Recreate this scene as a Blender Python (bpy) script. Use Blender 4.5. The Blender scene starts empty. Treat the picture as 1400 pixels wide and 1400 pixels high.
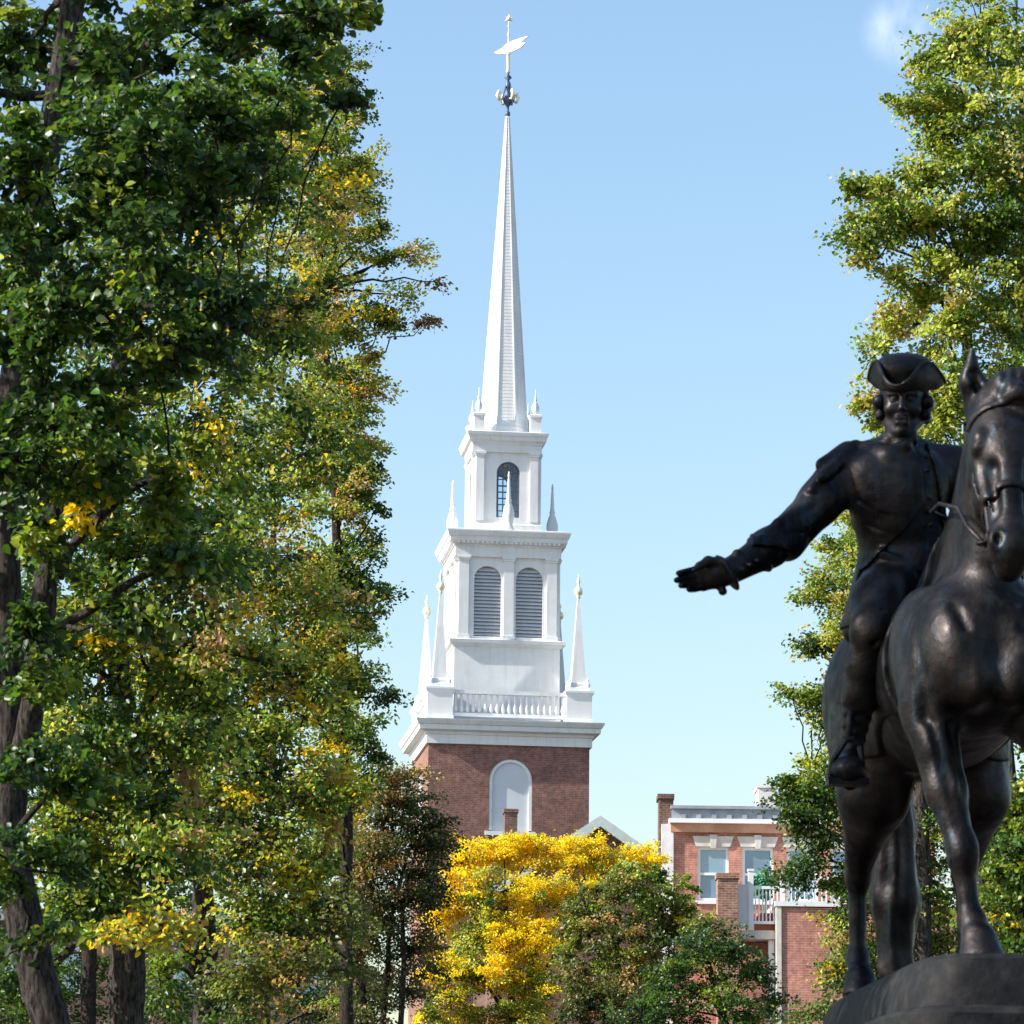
import bpy, math, random
import numpy as np
from mathutils import Vector, Matrix

R = math.radians
random.seed(7)
rng = np.random.default_rng(11)
scene = bpy.context.scene
COL = scene.collection

# ------------------------------------------------------------------ camera
PITCH, ROLL, FPX, CAMZ = R(12.0), R(0.7), 4800.0, 1.65
cam_d = bpy.data.cameras.new('camera')
cam = bpy.data.objects.new('camera', cam_d)
COL.objects.link(cam)
cam.location = (0, 0, CAMZ)
cam.rotation_euler = (Matrix.Rotation(R(90) + PITCH, 4, 'X') @ Matrix.Rotation(ROLL, 4, 'Z')).to_euler()
cam_d.sensor_width = 36.0
cam_d.lens = 36.0 * FPX / 1400.0
cam_d.clip_start, cam_d.clip_end = 0.5, 3000.0
cam_d.dof.use_dof = True
cam_d.dof.focus_distance = 120.0
cam_d.dof.aperture_fstop = 14.0
scene.camera = cam

# ------------------------------------------------------------------ sun + sky
SUN_EL = R(33.0)
SUN_AZ = R(15.5)             # how far the sun stands behind the picture plane, to the left
to_sun = Vector((-math.cos(SUN_AZ) * math.cos(SUN_EL), -math.sin(SUN_AZ) * math.cos(SUN_EL), math.sin(SUN_EL)))
sun_d = bpy.data.lights.new('sun', 'SUN')
sun_d.energy = 5.0
sun_d.angle = R(0.5)
sun_d.color = (1.0, 0.95, 0.87)
sun = bpy.data.objects.new('sun', sun_d)
COL.objects.link(sun)
sun.rotation_euler = to_sun.to_track_quat('Z', 'Y').to_euler()
sun.location = (-30, -10, 40)

world = bpy.data.worlds.new('World')
scene.world = world
world.use_nodes = True
wn = world.node_tree
wn.nodes.clear()
w_out = wn.nodes.new('ShaderNodeOutputWorld')
w_bg = wn.nodes.new('ShaderNodeBackground')
sky = wn.nodes.new('ShaderNodeTexSky')
sky.sky_type = 'NISHITA'
sky.sun_disc = False
sky.sun_elevation = SUN_EL
sky.sun_rotation = math.atan2(to_sun.x, to_sun.y)
sky.altitude = 0
sky.air_density = 1.6
sky.dust_density = 0.9
sky.ozone_density = 3.0
w_bg.inputs['Strength'].default_value = 0.118
# one wisp of cloud high on the right, a real direction in the sky
CLOUD_DIR = Vector((0.1095, 0.955, 0.345)).normalized()
tc = wn.nodes.new('ShaderNodeTexCoord')
mp = wn.nodes.new('ShaderNodeMapping')
mp.inputs['Scale'].default_value = (130, 90, 60)
nz = wn.nodes.new('ShaderNodeTexNoise')
nz.inputs['Scale'].default_value = 1.0
nz.inputs['Detail'].default_value = 5
dist = wn.nodes.new('ShaderNodeVectorMath'); dist.operation = 'DISTANCE'
dist.inputs[1].default_value = CLOUD_DIR
fall = wn.nodes.new('ShaderNodeMapRange')
fall.inputs['From Min'].default_value = 0.012
fall.inputs['From Max'].default_value = 0.004
fall.inputs['To Min'].default_value = 0.0
fall.inputs['To Max'].default_value = 1.0
rmp = wn.nodes.new('ShaderNodeMapRange')
rmp.inputs['From Min'].default_value = 0.36
rmp.inputs['From Max'].default_value = 0.72
mul = wn.nodes.new('ShaderNodeMath'); mul.operation = 'MULTIPLY'
mul2 = wn.nodes.new('ShaderNodeMath'); mul2.operation = 'MULTIPLY'; mul2.inputs[1].default_value = 0.38
mix = wn.nodes.new('ShaderNodeMix'); mix.data_type = 'RGBA'
mix.inputs[7].default_value = (7.0, 7.4, 8.0, 1)
lk = wn.links.new
lk(tc.outputs['Generated'], mp.inputs['Vector']); lk(mp.outputs['Vector'], nz.inputs['Vector'])
lk(tc.outputs['Generated'], dist.inputs[0]); lk(dist.outputs['Value'], fall.inputs['Value'])
lk(nz.outputs['Fac'], rmp.inputs['Value'])
lk(rmp.outputs['Result'], mul.inputs[0]); lk(fall.outputs['Result'], mul.inputs[1])
lk(mul.outputs['Value'], mul2.inputs[0]); lk(mul2.outputs['Value'], mix.inputs[0])
tint = wn.nodes.new('ShaderNodeMix'); tint.data_type = 'RGBA'; tint.blend_type = 'MULTIPLY'
tint.inputs[0].default_value = 1.0; tint.inputs[7].default_value = (0.97, 1.0, 1.075, 1)
lk(sky.outputs['Color'], tint.inputs[6]); lk(tint.outputs[2], mix.inputs[6])
lk(mix.outputs[2], w_bg.inputs['Color'])
lk(w_bg.outputs['Background'], w_out.inputs['Surface'])

scene.view_settings.view_transform = 'Standard'
scene.view_settings.look = 'None'
scene.view_settings.exposure = 0.84
scene.view_settings.gamma = 1.0
scene.render.film_transparent = False
scene.cycles.max_bounces = 7
scene.cycles.transmission_bounces = 5
scene.cycles.transparent_max_bounces = 6

# ------------------------------------------------------------------ placing
_cr, _sr, _cp, _sp = math.cos(ROLL), math.sin(ROLL), math.cos(PITCH), math.sin(PITCH)


def at(u, v, Y):
    """world point at distance Y that a sight line of the survey photograph (1400 px wide) meets"""
    x0, y0 = (u - 700) / FPX, (700 - v) / FPX
    x, y = x0 * _cr - y0 * _sr, x0 * _sr + y0 * _cr
    dy, dz = _cp - y * _sp, _sp + y * _cp
    t = Y / dy
    return Vector((x * t, Y, CAMZ + dz * t))


# ------------------------------------------------------------------ materials
def new_mat(name):
    m = bpy.data.materials.new(name)
    m.use_nodes = True
    nt = m.node_tree
    b = nt.nodes['Principled BSDF']
    return m, nt, b


def noise_node(nt, scale, detail=4, rough=0.55, coord='Object'):
    t = nt.nodes.new('ShaderNodeTexCoord')
    n = nt.nodes.new('ShaderNodeTexNoise')
    n.inputs['Scale'].default_value = scale
    n.inputs['Detail'].default_value = detail
    n.inputs['Roughness'].default_value = rough
    nt.links.new(t.outputs[coord], n.inputs['Vector'])
    return n


def ramp(nt, src, stops):
    r = nt.nodes.new('ShaderNodeValToRGB')
    e = r.color_ramp.elements
    while len(e) < len(stops):
        e.new(0.5)
    for el, (p, c) in zip(e, stops):
        el.position = p
        el.color = (*c, 1)
    nt.links.new(src, r.inputs['Fac'])
    return r


def add_bump(nt, b, src, strength, dist):
    bp = nt.nodes.new('ShaderNodeBump')
    bp.inputs['Strength'].default_value = strength
    bp.inputs['Distance'].default_value = dist
    nt.links.new(src, bp.inputs['Height'])
    nt.links.new(bp.outputs['Normal'], b.inputs['Normal'])


def mat_noise(name, stops, scale, rough=0.7, metal=0.0, bump=0.0, bdist=0.01, detail=5, spec=0.4):
    m, nt, b = new_mat(name)
    n = noise_node(nt, scale, detail)
    r = ramp(nt, n.outputs['Fac'], stops)
    nt.links.new(r.outputs['Color'], b.inputs['Base Color'])
    b.inputs['Roughness'].default_value = rough
    b.inputs['Metallic'].default_value = metal
    b.inputs['Specular IOR Level'].default_value = spec
    if bump:
        add_bump(nt, b, n.outputs['Fac'], bump, bdist)
    return m


def mat_brick(name, c1, c2, mortar, var=0.35, weather=0.35):
    m, nt, b = new_mat(name)
    uv = nt.nodes.new('ShaderNodeUVMap'); uv.uv_map = 'UVMap'
    br = nt.nodes.new('ShaderNodeTexBrick')
    br.inputs['Scale'].default_value = 1.0
    br.inputs['Brick Width'].default_value = 0.215
    br.inputs['Row Height'].default_value = 0.072
    br.inputs['Mortar Size'].default_value = 0.008
    br.inputs['Mortar Smooth'].default_value = 0.2
    br.inputs['Bias'].default_value = 0.0
    br.inputs['Color1'].default_value = (*c1, 1)
    br.inputs['Color2'].default_value = (*c2, 1)
    br.inputs['Mortar'].default_value = (*mortar, 1)
    nt.links.new(uv.outputs['UV'], br.inputs['Vector'])
    n = noise_node(nt, 0.9, 6, 0.65)
    r = ramp(nt, n.outputs['Fac'], [(0.3, (1 - weather,) * 3), (0.7, (1 + weather * 0.3,) * 3)])
    mx = nt.nodes.new('ShaderNodeMix'); mx.data_type = 'RGBA'; mx.blend_type = 'MULTIPLY'
    mx.inputs[0].default_value = 1.0
    nt.links.new(br.outputs['Color'], mx.inputs[6])
    nt.links.new(r.outputs['Color'], mx.inputs[7])
    n2 = noise_node(nt, 6.0, 3, 0.6)
    r2 = ramp(nt, n2.outputs['Fac'], [(0.3, (1 - var,) * 3), (0.7, (1 + var * 0.4,) * 3)])
    mx2 = nt.nodes.new('ShaderNodeMix'); mx2.data_type = 'RGBA'; mx2.blend_type = 'MULTIPLY'
    mx2.inputs[0].default_value = 1.0
    nt.links.new(mx.outputs[2], mx2.inputs[6])
    nt.links.new(r2.outputs['Color'], mx2.inputs[7])
    nt.links.new(mx2.outputs[2], b.inputs['Base Color'])
    b.inputs['Roughness'].default_value = 0.9
    b.inputs['Specular IOR Level'].default_value = 0.2
    add_bump(nt, b, br.outputs['Fac'], -0.4, 0.01)
    return m


M = {}
def mat_boards(name):
    """white painted boarding: uneven paint, faint dirt runs, fine horizontal board joints"""
    m, nt, b = new_mat(name)
    n = noise_node(nt, 1.3, 6, 0.65)
    r = ramp(nt, n.outputs['Fac'], [(0.28, (0.72, 0.715, 0.70)), (0.5, (0.76, 0.76, 0.755)), (0.65, (0.8, 0.8, 0.8))])
    t = nt.nodes.new('ShaderNodeTexCoord')
    mpn = nt.nodes.new('ShaderNodeMapping'); mpn.inputs['Scale'].default_value = (5, 5, 0.5)
    st = nt.nodes.new('ShaderNodeTexNoise'); st.inputs['Scale'].default_value = 1.0; st.inputs['Detail'].default_value = 6
    nt.links.new(t.outputs['Object'], mpn.inputs['Vector']); nt.links.new(mpn.outputs['Vector'], st.inputs['Vector'])
    sr = ramp(nt, st.outputs['Fac'], [(0.35, (0.92, 0.915, 0.90)), (0.5, (1, 1, 1))])
    mx = nt.nodes.new('ShaderNodeMix'); mx.data_type = 'RGBA'; mx.blend_type = 'MULTIPLY'; mx.inputs[0].default_value = 1.0
    nt.links.new(r.outputs['Color'], mx.inputs[6]); nt.links.new(sr.outputs['Color'], mx.inputs[7])
    nt.links.new(mx.outputs[2], b.inputs['Base Color'])
    b.inputs['Roughness'].default_value = 0.55
    wv = nt.nodes.new('ShaderNodeTexWave'); wv.wave_type = 'BANDS'; wv.bands_direction = 'Z'; wv.wave_profile = 'SAW'
    wv.inputs['Scale'].default_value = 1.5; wv.inputs['Distortion'].default_value = 0.0
    nt.links.new(t.outputs['Object'], wv.inputs['Vector'])
    add_bump(nt, b, wv.outputs['Fac'], 0.22, 0.02)
    return m


M['white'] = mat_boards('white_boarding')
M['white_trim'] = mat_noise('white_trim_paint', [(0.3, (0.72, 0.72, 0.71)), (0.65, (0.8, 0.8, 0.79))], 2.5, 0.5)
M['old_white'] = mat_noise('weathered_white_paint', [(0.3, (0.55, 0.54, 0.52)), (0.6, (0.76, 0.75, 0.73))], 3.0, 0.6)
M['louvre'] = mat_noise('grey_louvre_paint', [(0.3, (0.46, 0.49, 0.53)), (0.7, (0.54, 0.57, 0.61))], 3.0, 0.6)
M['panel'] = mat_noise('pale_panel_paint', [(0.3, (0.58, 0.6, 0.62)), (0.7, (0.66, 0.68, 0.7))], 0.8, 0.5)
M['gold'] = mat_noise('gilding', [(0.3, (0.85, 0.6, 0.22)), (0.7, (0.95, 0.72, 0.32))], 4.0, 0.32, metal=0.9)
M['pale_gold'] = mat_noise('pale_gilding', [(0.3, (0.92, 0.80, 0.55)), (0.7, (1.0, 0.9, 0.68))], 4.0, 0.45, metal=0.35)
M['iron'] = mat_noise('dark_blue_iron', [(0.3, (0.05, 0.08, 0.15)), (0.7, (0.09, 0.13, 0.22))], 5.0, 0.45)
M['brick_church'] = mat_brick('church_brick', (0.34, 0.15, 0.115), (0.24, 0.105, 0.085), (0.34, 0.26, 0.22))
M['brick_house'] = mat_brick('row_house_brick', (0.60, 0.25, 0.18), (0.50, 0.195, 0.14), (0.58, 0.40, 0.33))
M['brick_tan'] = mat_brick('tan_mottled_brick', (0.42, 0.22, 0.15), (0.25, 0.11, 0.08), (0.5, 0.4, 0.33))
M['brick_brown'] = mat_brick('brown_brick', (0.2, 0.105, 0.075), (0.13, 0.075, 0.055), (0.25, 0.2, 0.17))
M['stone'] = mat_noise('pale_stone', [(0.3, (0.5, 0.46, 0.4)), (0.7, (0.66, 0.62, 0.56))], 3.5, 0.8, bump=0.2)
M['slate'] = mat_noise('grey_slate', [(0.3, (0.22, 0.25, 0.29)), (0.7, (0.34, 0.37, 0.41))], 2.5, 0.6)
M['green_trim'] = mat_noise('verdigris_trim', [(0.3, (0.42, 0.52, 0.5)), (0.7, (0.56, 0.65, 0.63))], 3.0, 0.5)
M['roof'] = mat_noise('dark_shingle', [(0.3, (0.07, 0.07, 0.075)), (0.7, (0.12, 0.12, 0.125))], 5.0, 0.9, bump=0.3)
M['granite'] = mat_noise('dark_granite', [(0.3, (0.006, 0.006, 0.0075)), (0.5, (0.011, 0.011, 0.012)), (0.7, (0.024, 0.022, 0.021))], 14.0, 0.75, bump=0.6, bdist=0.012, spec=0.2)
M['bark'] = None
M['soil'] = mat_noise('mall_paving', [(0.3, (0.045, 0.036, 0.03)), (0.7, (0.085, 0.066, 0.054))], 1.2, 0.95, bump=0.3)  # albedo lowered in place of the tree shade on the ground
M['pot'] = mat_noise('terracotta', [(0.3, (0.4, 0.13, 0.08)), (0.7, (0.5, 0.18, 0.1))], 8.0, 0.8)
M['copper'] = mat_noise('tan_parapet_brick', [(0.3, (0.42, 0.2, 0.12)), (0.7, (0.62, 0.36, 0.24))], 2.2, 0.85, bump=0.2)


def mat_glass(name, tint, rough=0.05):
    m, nt, b = new_mat(name)
    n = noise_node(nt, 0.7, 2)
    r = ramp(nt, n.outputs['Fac'], [(0.35, tuple(c * 0.75 for c in tint)), (0.65, tint)])
    nt.links.new(r.outputs['Color'], b.inputs['Base Color'])
    b.inputs['Roughness'].default_value = rough
    b.inputs['Specular IOR Level'].default_value = 0.9
    b.inputs['Coat Weight'].default_value = 0.6
    b.inputs['Coat Roughness'].default_value = 0.03
    add_bump(nt, b, n.outputs['Fac'], 0.06, 0.05)
    return m


M['glass'] = mat_glass('window_glass', (0.16, 0.26, 0.36))
M['glass_pale'] = mat_glass('pale_window_glass', (0.24, 0.37, 0.47))  # tinted a lighter blue than the other panes


def mat_clear_glass():
    m, nt, b = new_mat('lantern_glass')
    nt.nodes.remove(b)
    out = nt.nodes['Material Output']
    tr = nt.nodes.new('ShaderNodeBsdfTransparent'); tr.inputs['Color'].default_value = (0.86, 0.92, 0.97, 1)
    gl = nt.nodes.new('ShaderNodeBsdfGlossy'); gl.inputs['Roughness'].default_value = 0.04
    fr = nt.nodes.new('ShaderNodeFresnel'); fr.inputs['IOR'].default_value = 1.6
    mx = nt.nodes.new('ShaderNodeMixShader')
    nt.links.new(fr.outputs['Fac'], mx.inputs[0])
    nt.links.new(tr.outputs[0], mx.inputs[1]); nt.links.new(gl.outputs[0], mx.inputs[2])
    nt.links.new(mx.outputs[0], out.inputs['Surface'])
    return m


M['clear'] = mat_clear_glass()


def mat_bark(name, dark, light):
    m, nt, b = new_mat(name)
    t = nt.nodes.new('ShaderNodeTexCoord')
    mpn = nt.nodes.new('ShaderNodeMapping'); mpn.inputs['Scale'].default_value = (30, 30, 7)
    n = nt.nodes.new('ShaderNodeTexNoise'); n.inputs['Scale'].default_value = 1.3
    n.inputs['Detail'].default_value = 7; n.inputs['Roughness'].default_value = 0.7
    nt.links.new(t.outputs['Object'], mpn.inputs['Vector']); nt.links.new(mpn.outputs['Vector'], n.inputs['Vector'])
    r = ramp(nt, n.outputs['Fac'], [(0.40, dark), (0.60, light)])
    nt.links.new(r.outputs['Color'], b.inputs['Base Color'])
    b.inputs['Roughness'].default_value = 0.95
    b.inputs['Specular IOR Level'].default_value = 0.15
    add_bump(nt, b, n.outputs['Fac'], 1.0, 0.05)
    return m


M['bark'] = mat_bark('grey_brown_bark', (0.014, 0.012, 0.011), (0.105, 0.088, 0.076))
M['bark_dark'] = mat_bark('dark_bark', (0.018, 0.014, 0.012), (0.07, 0.052, 0.042))


def mat_leaf(name, transl=0.42):
    m, nt, b = new_mat(name)
    out = nt.nodes['Material Output']
    a = nt.nodes.new('ShaderNodeAttribute'); a.attribute_name = 'leaf_colour'
    nt.links.new(a.outputs['Color'], b.inputs['Base Color'])
    b.inputs['Roughness'].default_value = 0.4
    b.inputs['Specular IOR Level'].default_value = 0.5
    tr = nt.nodes.new('ShaderNodeBsdfTranslucent')
    g = nt.nodes.new('ShaderNodeMix'); g.data_type = 'RGBA'; g.blend_type = 'MULTIPLY'; g.inputs[0].default_value = 1.0
    g.inputs[7].default_value = (1.6, 1.5, 0.75, 1)
    nt.links.new(a.outputs['Color'], g.inputs[6]); nt.links.new(g.outputs[2], tr.inputs['Color'])
    mx = nt.nodes.new('ShaderNodeMixShader'); mx.inputs[0].default_value = transl
    nt.links.new(b.outputs[0], mx.inputs[1]); nt.links.new(tr.outputs[0], mx.inputs[2])
    nt.links.new(mx.outputs[0], out.inputs['Surface'])
    return m


M['leaf'] = mat_leaf('leaf')


def mat_bronze(name, base, high, rough):
    m, nt, b = new_mat(name)
    n = noise_node(nt, 5.0, 6, 0.62)
    n2 = noise_node(nt, 42.0, 4, 0.6)
    n3 = noise_node(nt, 13.0, 3, 0.5)
    r = ramp(nt, n.outputs['Fac'], [(0.38, base), (0.66, high)])
    # rain runs: weathered streaks stretched down the metal
    t = nt.nodes.new('ShaderNodeTexCoord')
    mpn = nt.nodes.new('ShaderNodeMapping'); mpn.inputs['Scale'].default_value = (26, 26, 2.2)
    st = nt.nodes.new('ShaderNodeTexNoise'); st.inputs['Scale'].default_value = 1.0; st.inputs['Detail'].default_value = 5
    nt.links.new(t.outputs['Object'], mpn.inputs['Vector']); nt.links.new(mpn.outputs['Vector'], st.inputs['Vector'])
    sr = ramp(nt, st.outputs['Fac'], [(0.55, (0, 0, 0)), (0.72, (1, 1, 1))])
    mx = nt.nodes.new('ShaderNodeMix'); mx.data_type = 'RGBA'
    mx.inputs[7].default_value = (0.022, 0.034, 0.045, 1)
    nt.links.new(sr.outputs['Color'], mx.inputs[0]); nt.links.new(r.outputs['Color'], mx.inputs[6])
    nt.links.new(mx.outputs[2], b.inputs['Base Color'])
    rr = ramp(nt, n3.outputs['Fac'], [(0.3, (rough + 0.16,) * 3), (0.7, (rough - 0.08,) * 3)])
    nt.links.new(rr.outputs['Color'], b.inputs['Roughness'])
    b.inputs['Metallic'].default_value = 0.8
    b.inputs['Specular IOR Level'].default_value = 0.5
    ad = nt.nodes.new('ShaderNodeMath'); ad.operation = 'MULTIPLY_ADD'; ad.inputs[1].default_value = 2.0
    nt.links.new(n3.outputs['Fac'], ad.inputs[0]); nt.links.new(n2.outputs['Fac'], ad.inputs[2])
    add_bump(nt, b, ad.outputs['Value'], 0.38, 0.007)
    return m


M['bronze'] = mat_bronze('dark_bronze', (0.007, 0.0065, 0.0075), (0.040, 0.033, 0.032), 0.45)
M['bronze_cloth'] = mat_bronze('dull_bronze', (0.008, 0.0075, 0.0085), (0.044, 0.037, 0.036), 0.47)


# ------------------------------------------------------------------ object helpers
def tag(o, label=None, cat=None, group=None, kind=None):
    if label: o['label'] = label
    if cat: o['category'] = cat
    if group: o['group'] = group
    if kind: o['kind'] = kind
    return o


def empty(name, loc=(0, 0, 0), rz=0.0):
    o = bpy.data.objects.new(name, None)
    o.empty_display_size = 0.3
    o.location = loc
    o.rotation_euler = (0, 0, rz)
    COL.objects.link(o)
    return o


class MB:
    def __init__(s):
        s.v, s.f = [], []

    def add(s, vs, fs):
        k = len(s.v)
        s.v += [tuple(p) for p in vs]
        s.f += [tuple(i + k for i in f) for f in fs]
        return s

    def box(s, x0, x1, y0, y1, z0, z1):
        return s.add([(x0, y0, z0), (x1, y0, z0), (x1, y1, z0), (x0, y1, z0), (x0, y0, z1), (x1, y0, z1), (x1, y1, z1), (x0, y1, z1)],
                     [(3, 2, 1, 0), (4, 5, 6, 7), (0, 1, 5, 4), (1, 2, 6, 5), (2, 3, 7, 6), (3, 0, 4, 7)])

    def rings(s, rr, cap=True):
        """loft of equal-length vertex rings (ccw seen from above when rising)"""
        n = len(rr[0]); k = len(s.v)
        for r in rr: s.v += [tuple(p) for p in r]
        for i in range(len(rr) - 1):
            for j in range(n):
                a, b = k + i * n + j, k + i * n + (j + 1) % n
                s.f.append((a, b, b + n, a + n))
        if cap:
            s.f.append(tuple(k + j for j in range(n))[::-1])
            s.f.append(tuple(k + (len(rr) - 1) * n + j for j in range(n)))
        return s

    def square_loft(s, prof, cx=0, cy=0):
        """square plan moulding: prof = [(half, z), ...] from bottom to top"""
        return s.rings([[(cx - h, cy - h, z), (cx + h, cy - h, z), (cx + h, cy + h, z), (cx - h, cy + h, z)] for h, z in prof])

    def lathe(s, prof, n=12, c=(0, 0, 0), rot=0.0):
        return s.rings([[(c[0] + r * math.cos(rot + 2 * math.pi * j / n), c[1] + r * math.sin(rot + 2 * math.pi * j / n), c[2] + z) for j in range(n)] for r, z in prof])

    def tube(s, pts, rad, n=7, cap=True):
        pts = [Vector(p) for p in pts]
        rr = []
        up = Vector((0, 0, 1))
        prev = None
        for i, p in enumerate(pts):
            d = (pts[min(i + 1, len(pts) - 1)] - pts[max(i - 1, 0)])
            if d.length < 1e-9: d = Vector((0, 0, 1))
            d.normalize()
            if prev is None:
                a = d.cross(up)
                if a.length < 0.1: a = d.cross(Vector((1, 0, 0)))
            else:
                a = prev - d * prev.dot(d)
            a.normalize(); prev = a
            b = d.cross(a)
            r = rad[i] if hasattr(rad, '__len__') else rad
            rr.append([p + (a * math.cos(2 * math.pi * j / n) + b * math.sin(2 * math.pi * j / n)) * r for j in range(n)])
        return s.rings([list(map(tuple, q)) for q in rr], cap)

    def xform(s, mat, start=0):
        for i in range(start, len(s.v)):
            s.v[i] = tuple(mat @ Vector(s.v[i]))
        return s

    def build(s, name, mat, parent=None, smooth=False, uv=True):
        me = bpy.data.meshes.new(name)
        me.from_pydata(s.v, [], s.f)
        me.validate()
        if uv:
            ul = me.uv_layers.new(name='UVMap')
            for p in me.polygons:
                nx, ny, nz_ = p.normal
                for li in p.loop_indices:
                    co = me.vertices[me.loops[li].vertex_index].co
                    if abs(nz_) > 0.75: u, v = co.x, co.y
                    else:
                        l = math.hypot(nx, ny)
                        u, v = (-ny * co.x + nx * co.y) / l, co.z
                    ul.data[li].uv = (u, v)
        if smooth:
            me.polygons.foreach_set('use_smooth', [True] * len(me.polygons))
        me.materials.append(mat)
        o = bpy.data.objects.new(name, me)
        COL.objects.link(o)
        if parent is not None: o.parent = parent
        return o


def arch_pts(xc, w, z0, zt, n=14):
    """outline of an arched opening, bottom left over the top to bottom right; zt = crown height"""
    r = w / 2
    zs = zt - r
    pts = [(xc - r, z0), (xc - r, zs)]
    for i in range(1, n):
        a = math.pi - math.pi * i / n
        pts.append((xc + r * math.cos(a), zs + r * math.sin(a)))
    pts += [(xc + r, zs), (xc + r, z0)]
    return pts


def arch_width(w, zt, z):
    r = w / 2; zs = zt - r
    if z <= zs: return r
    return math.sqrt(max(r * r - (z - zs) ** 2, 0))


def wall_with_arches(mb, x0, x1, z0, z1, y, arches, depth):
    """wall face in the plane y (facing -y) with arched openings; reveals go back by depth"""
    xs = x0
    def quad(a, b, c, d): mb.add([a, b, c, d], [(0, 1, 2, 3)])
    for (xc, w, s0, zt) in arches:
        xa, xb = xc - w / 2, xc + w / 2
        quad((xs, y, z0), (xa, y, z0), (xa, y, z1), (xs, y, z1))
        if s0 > z0: quad((xa, y, z0), (xb, y, z0), (xb, y, s0), (xa, y, s0))
        pts = arch_pts(xc, w, s0, zt)
        top = pts[1:-1]
        for (p, q) in zip(top[:-1], top[1:]):
            quad((p[0], y, p[1]), (q[0], y, q[1]), (q[0], y, z1), (p[0], y, z1))
        full = pts + [pts[0]]
        for (p, q) in zip(full[:-1], full[1:]):
            quad((p[0], y, p[1]), (p[0], y + depth, p[1]), (q[0], y + depth, q[1]), (q[0], y, q[1]))
        xs = xb
    quad((xs, y, z0), (x1, y, z0), (x1, y, z1), (xs, y, z1))


def arch_frame(mb, xc, w, z0, zt, t, y0, y1, closed=True):
    """a frame band of width t outside the outline, from y0 (front) to y1"""
    inn = arch_pts(xc, w, z0, zt); out = arch_pts(xc, w + 2 * t, z0, zt + t)
    n = len(inn); k = len(mb.v)
    for pts, y in ((inn, y0), (out, y0), (inn, y1), (out, y1)):
        mb.v += [(p[0], y, p[1]) for p in pts]
    for i in range(n - 1):
        a, b = k + i, k + n + i
        mb.f.append((a, b, b + 1, a + 1)[::-1] if False else (a, a + 1, b + 1, b))
        mb.f.append((k + n + i, k + n + i + 1, k + 3 * n + i + 1, k + 3 * n + i))
        mb.f.append((k + 2 * n + i, k + 2 * n + i + 1, k + i + 1, k + i))
    for i in (0, n - 1):
        mb.f.append((k + i, k + n + i, k + 3 * n + i, k + 2 * n + i))


def arch_panel(mb, xc, w, z0, zt, y):
    pts = arch_pts(xc, w, z0, zt)
    mb.add([(p[0], y, p[1]) for p in pts], [tuple(range(len(pts)))[::-1]])


ROTZ = [Matrix.Rotation(k * math.pi / 2, 4, 'Z') for k in range(4)]   # front, right, back, left sides


def copy_tree(o, parent=None, loc=None, rz=None):
    c = o.copy()
    COL.objects.link(c)
    if parent is not None: c.parent = parent
    if loc is not None: c.location = loc
    if rz is not None: c.rotation_euler = (0, 0, rz)
    for ch in list(o.children): copy_tree(ch, c)
    return c


# ------------------------------------------------------------------ ground
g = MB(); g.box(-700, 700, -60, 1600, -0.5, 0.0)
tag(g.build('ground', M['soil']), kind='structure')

# ------------------------------------------------------------------ church tower and steeple
TH = R(7.0)
steeple = empty('church_steeple', (-0.40, 145.0, 0), TH)
tag(steeple, 'tall white wooden steeple with slender spire and gilded banner vane on a square brick tower', 'church steeple')
BH = 3.30
# brick tower: four walls, each with one tall arched blind window
for k in range(4):
    mb = MB()
    wall_with_arches(mb, -BH, BH, 0, 22.06, -BH, [(0.08, 1.75, 18.55, 21.5)], 0.16)
    mb.xform(ROTZ[k])
    wall = mb.build('brick_wall', M['brick_church'], steeple)
    fr = MB(); arch_frame(fr, 0.08, 1.50, 18.6, 21.375, 0.122, -BH + 0.03, -BH + 0.15)
    fr.box(-1.03 + 0.08, 1.03 + 0.08, -BH - 0.09, -BH + 0.1, 18.38, 18.548)
    fr.xform(ROTZ[k]); frame = fr.build('arched_window_frame', M['white_trim'], wall)
    pn = MB(); arch_panel(pn, 0.08, 1.56, 18.55, 21.41, -BH + 0.11)
    pn.xform(ROTZ[k]); pn.build('window_panel', M['panel'], wall)
# main entablature
e = MB(); e.square_loft([(BH + 0.10, 22.06), (BH + 0.10, 22.42), (BH + 0.15, 22.44), (BH + 0.17, 22.54), (BH + 0.40, 22.60), (BH + 0.42, 22.78),
                         (BH + 0.47, 22.82), (BH + 0.55, 22.97), (BH + 0.56, 23.02), (BH + 0.30, 23.06)])
e.build('main_cornice', M['white'], steeple)
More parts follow.
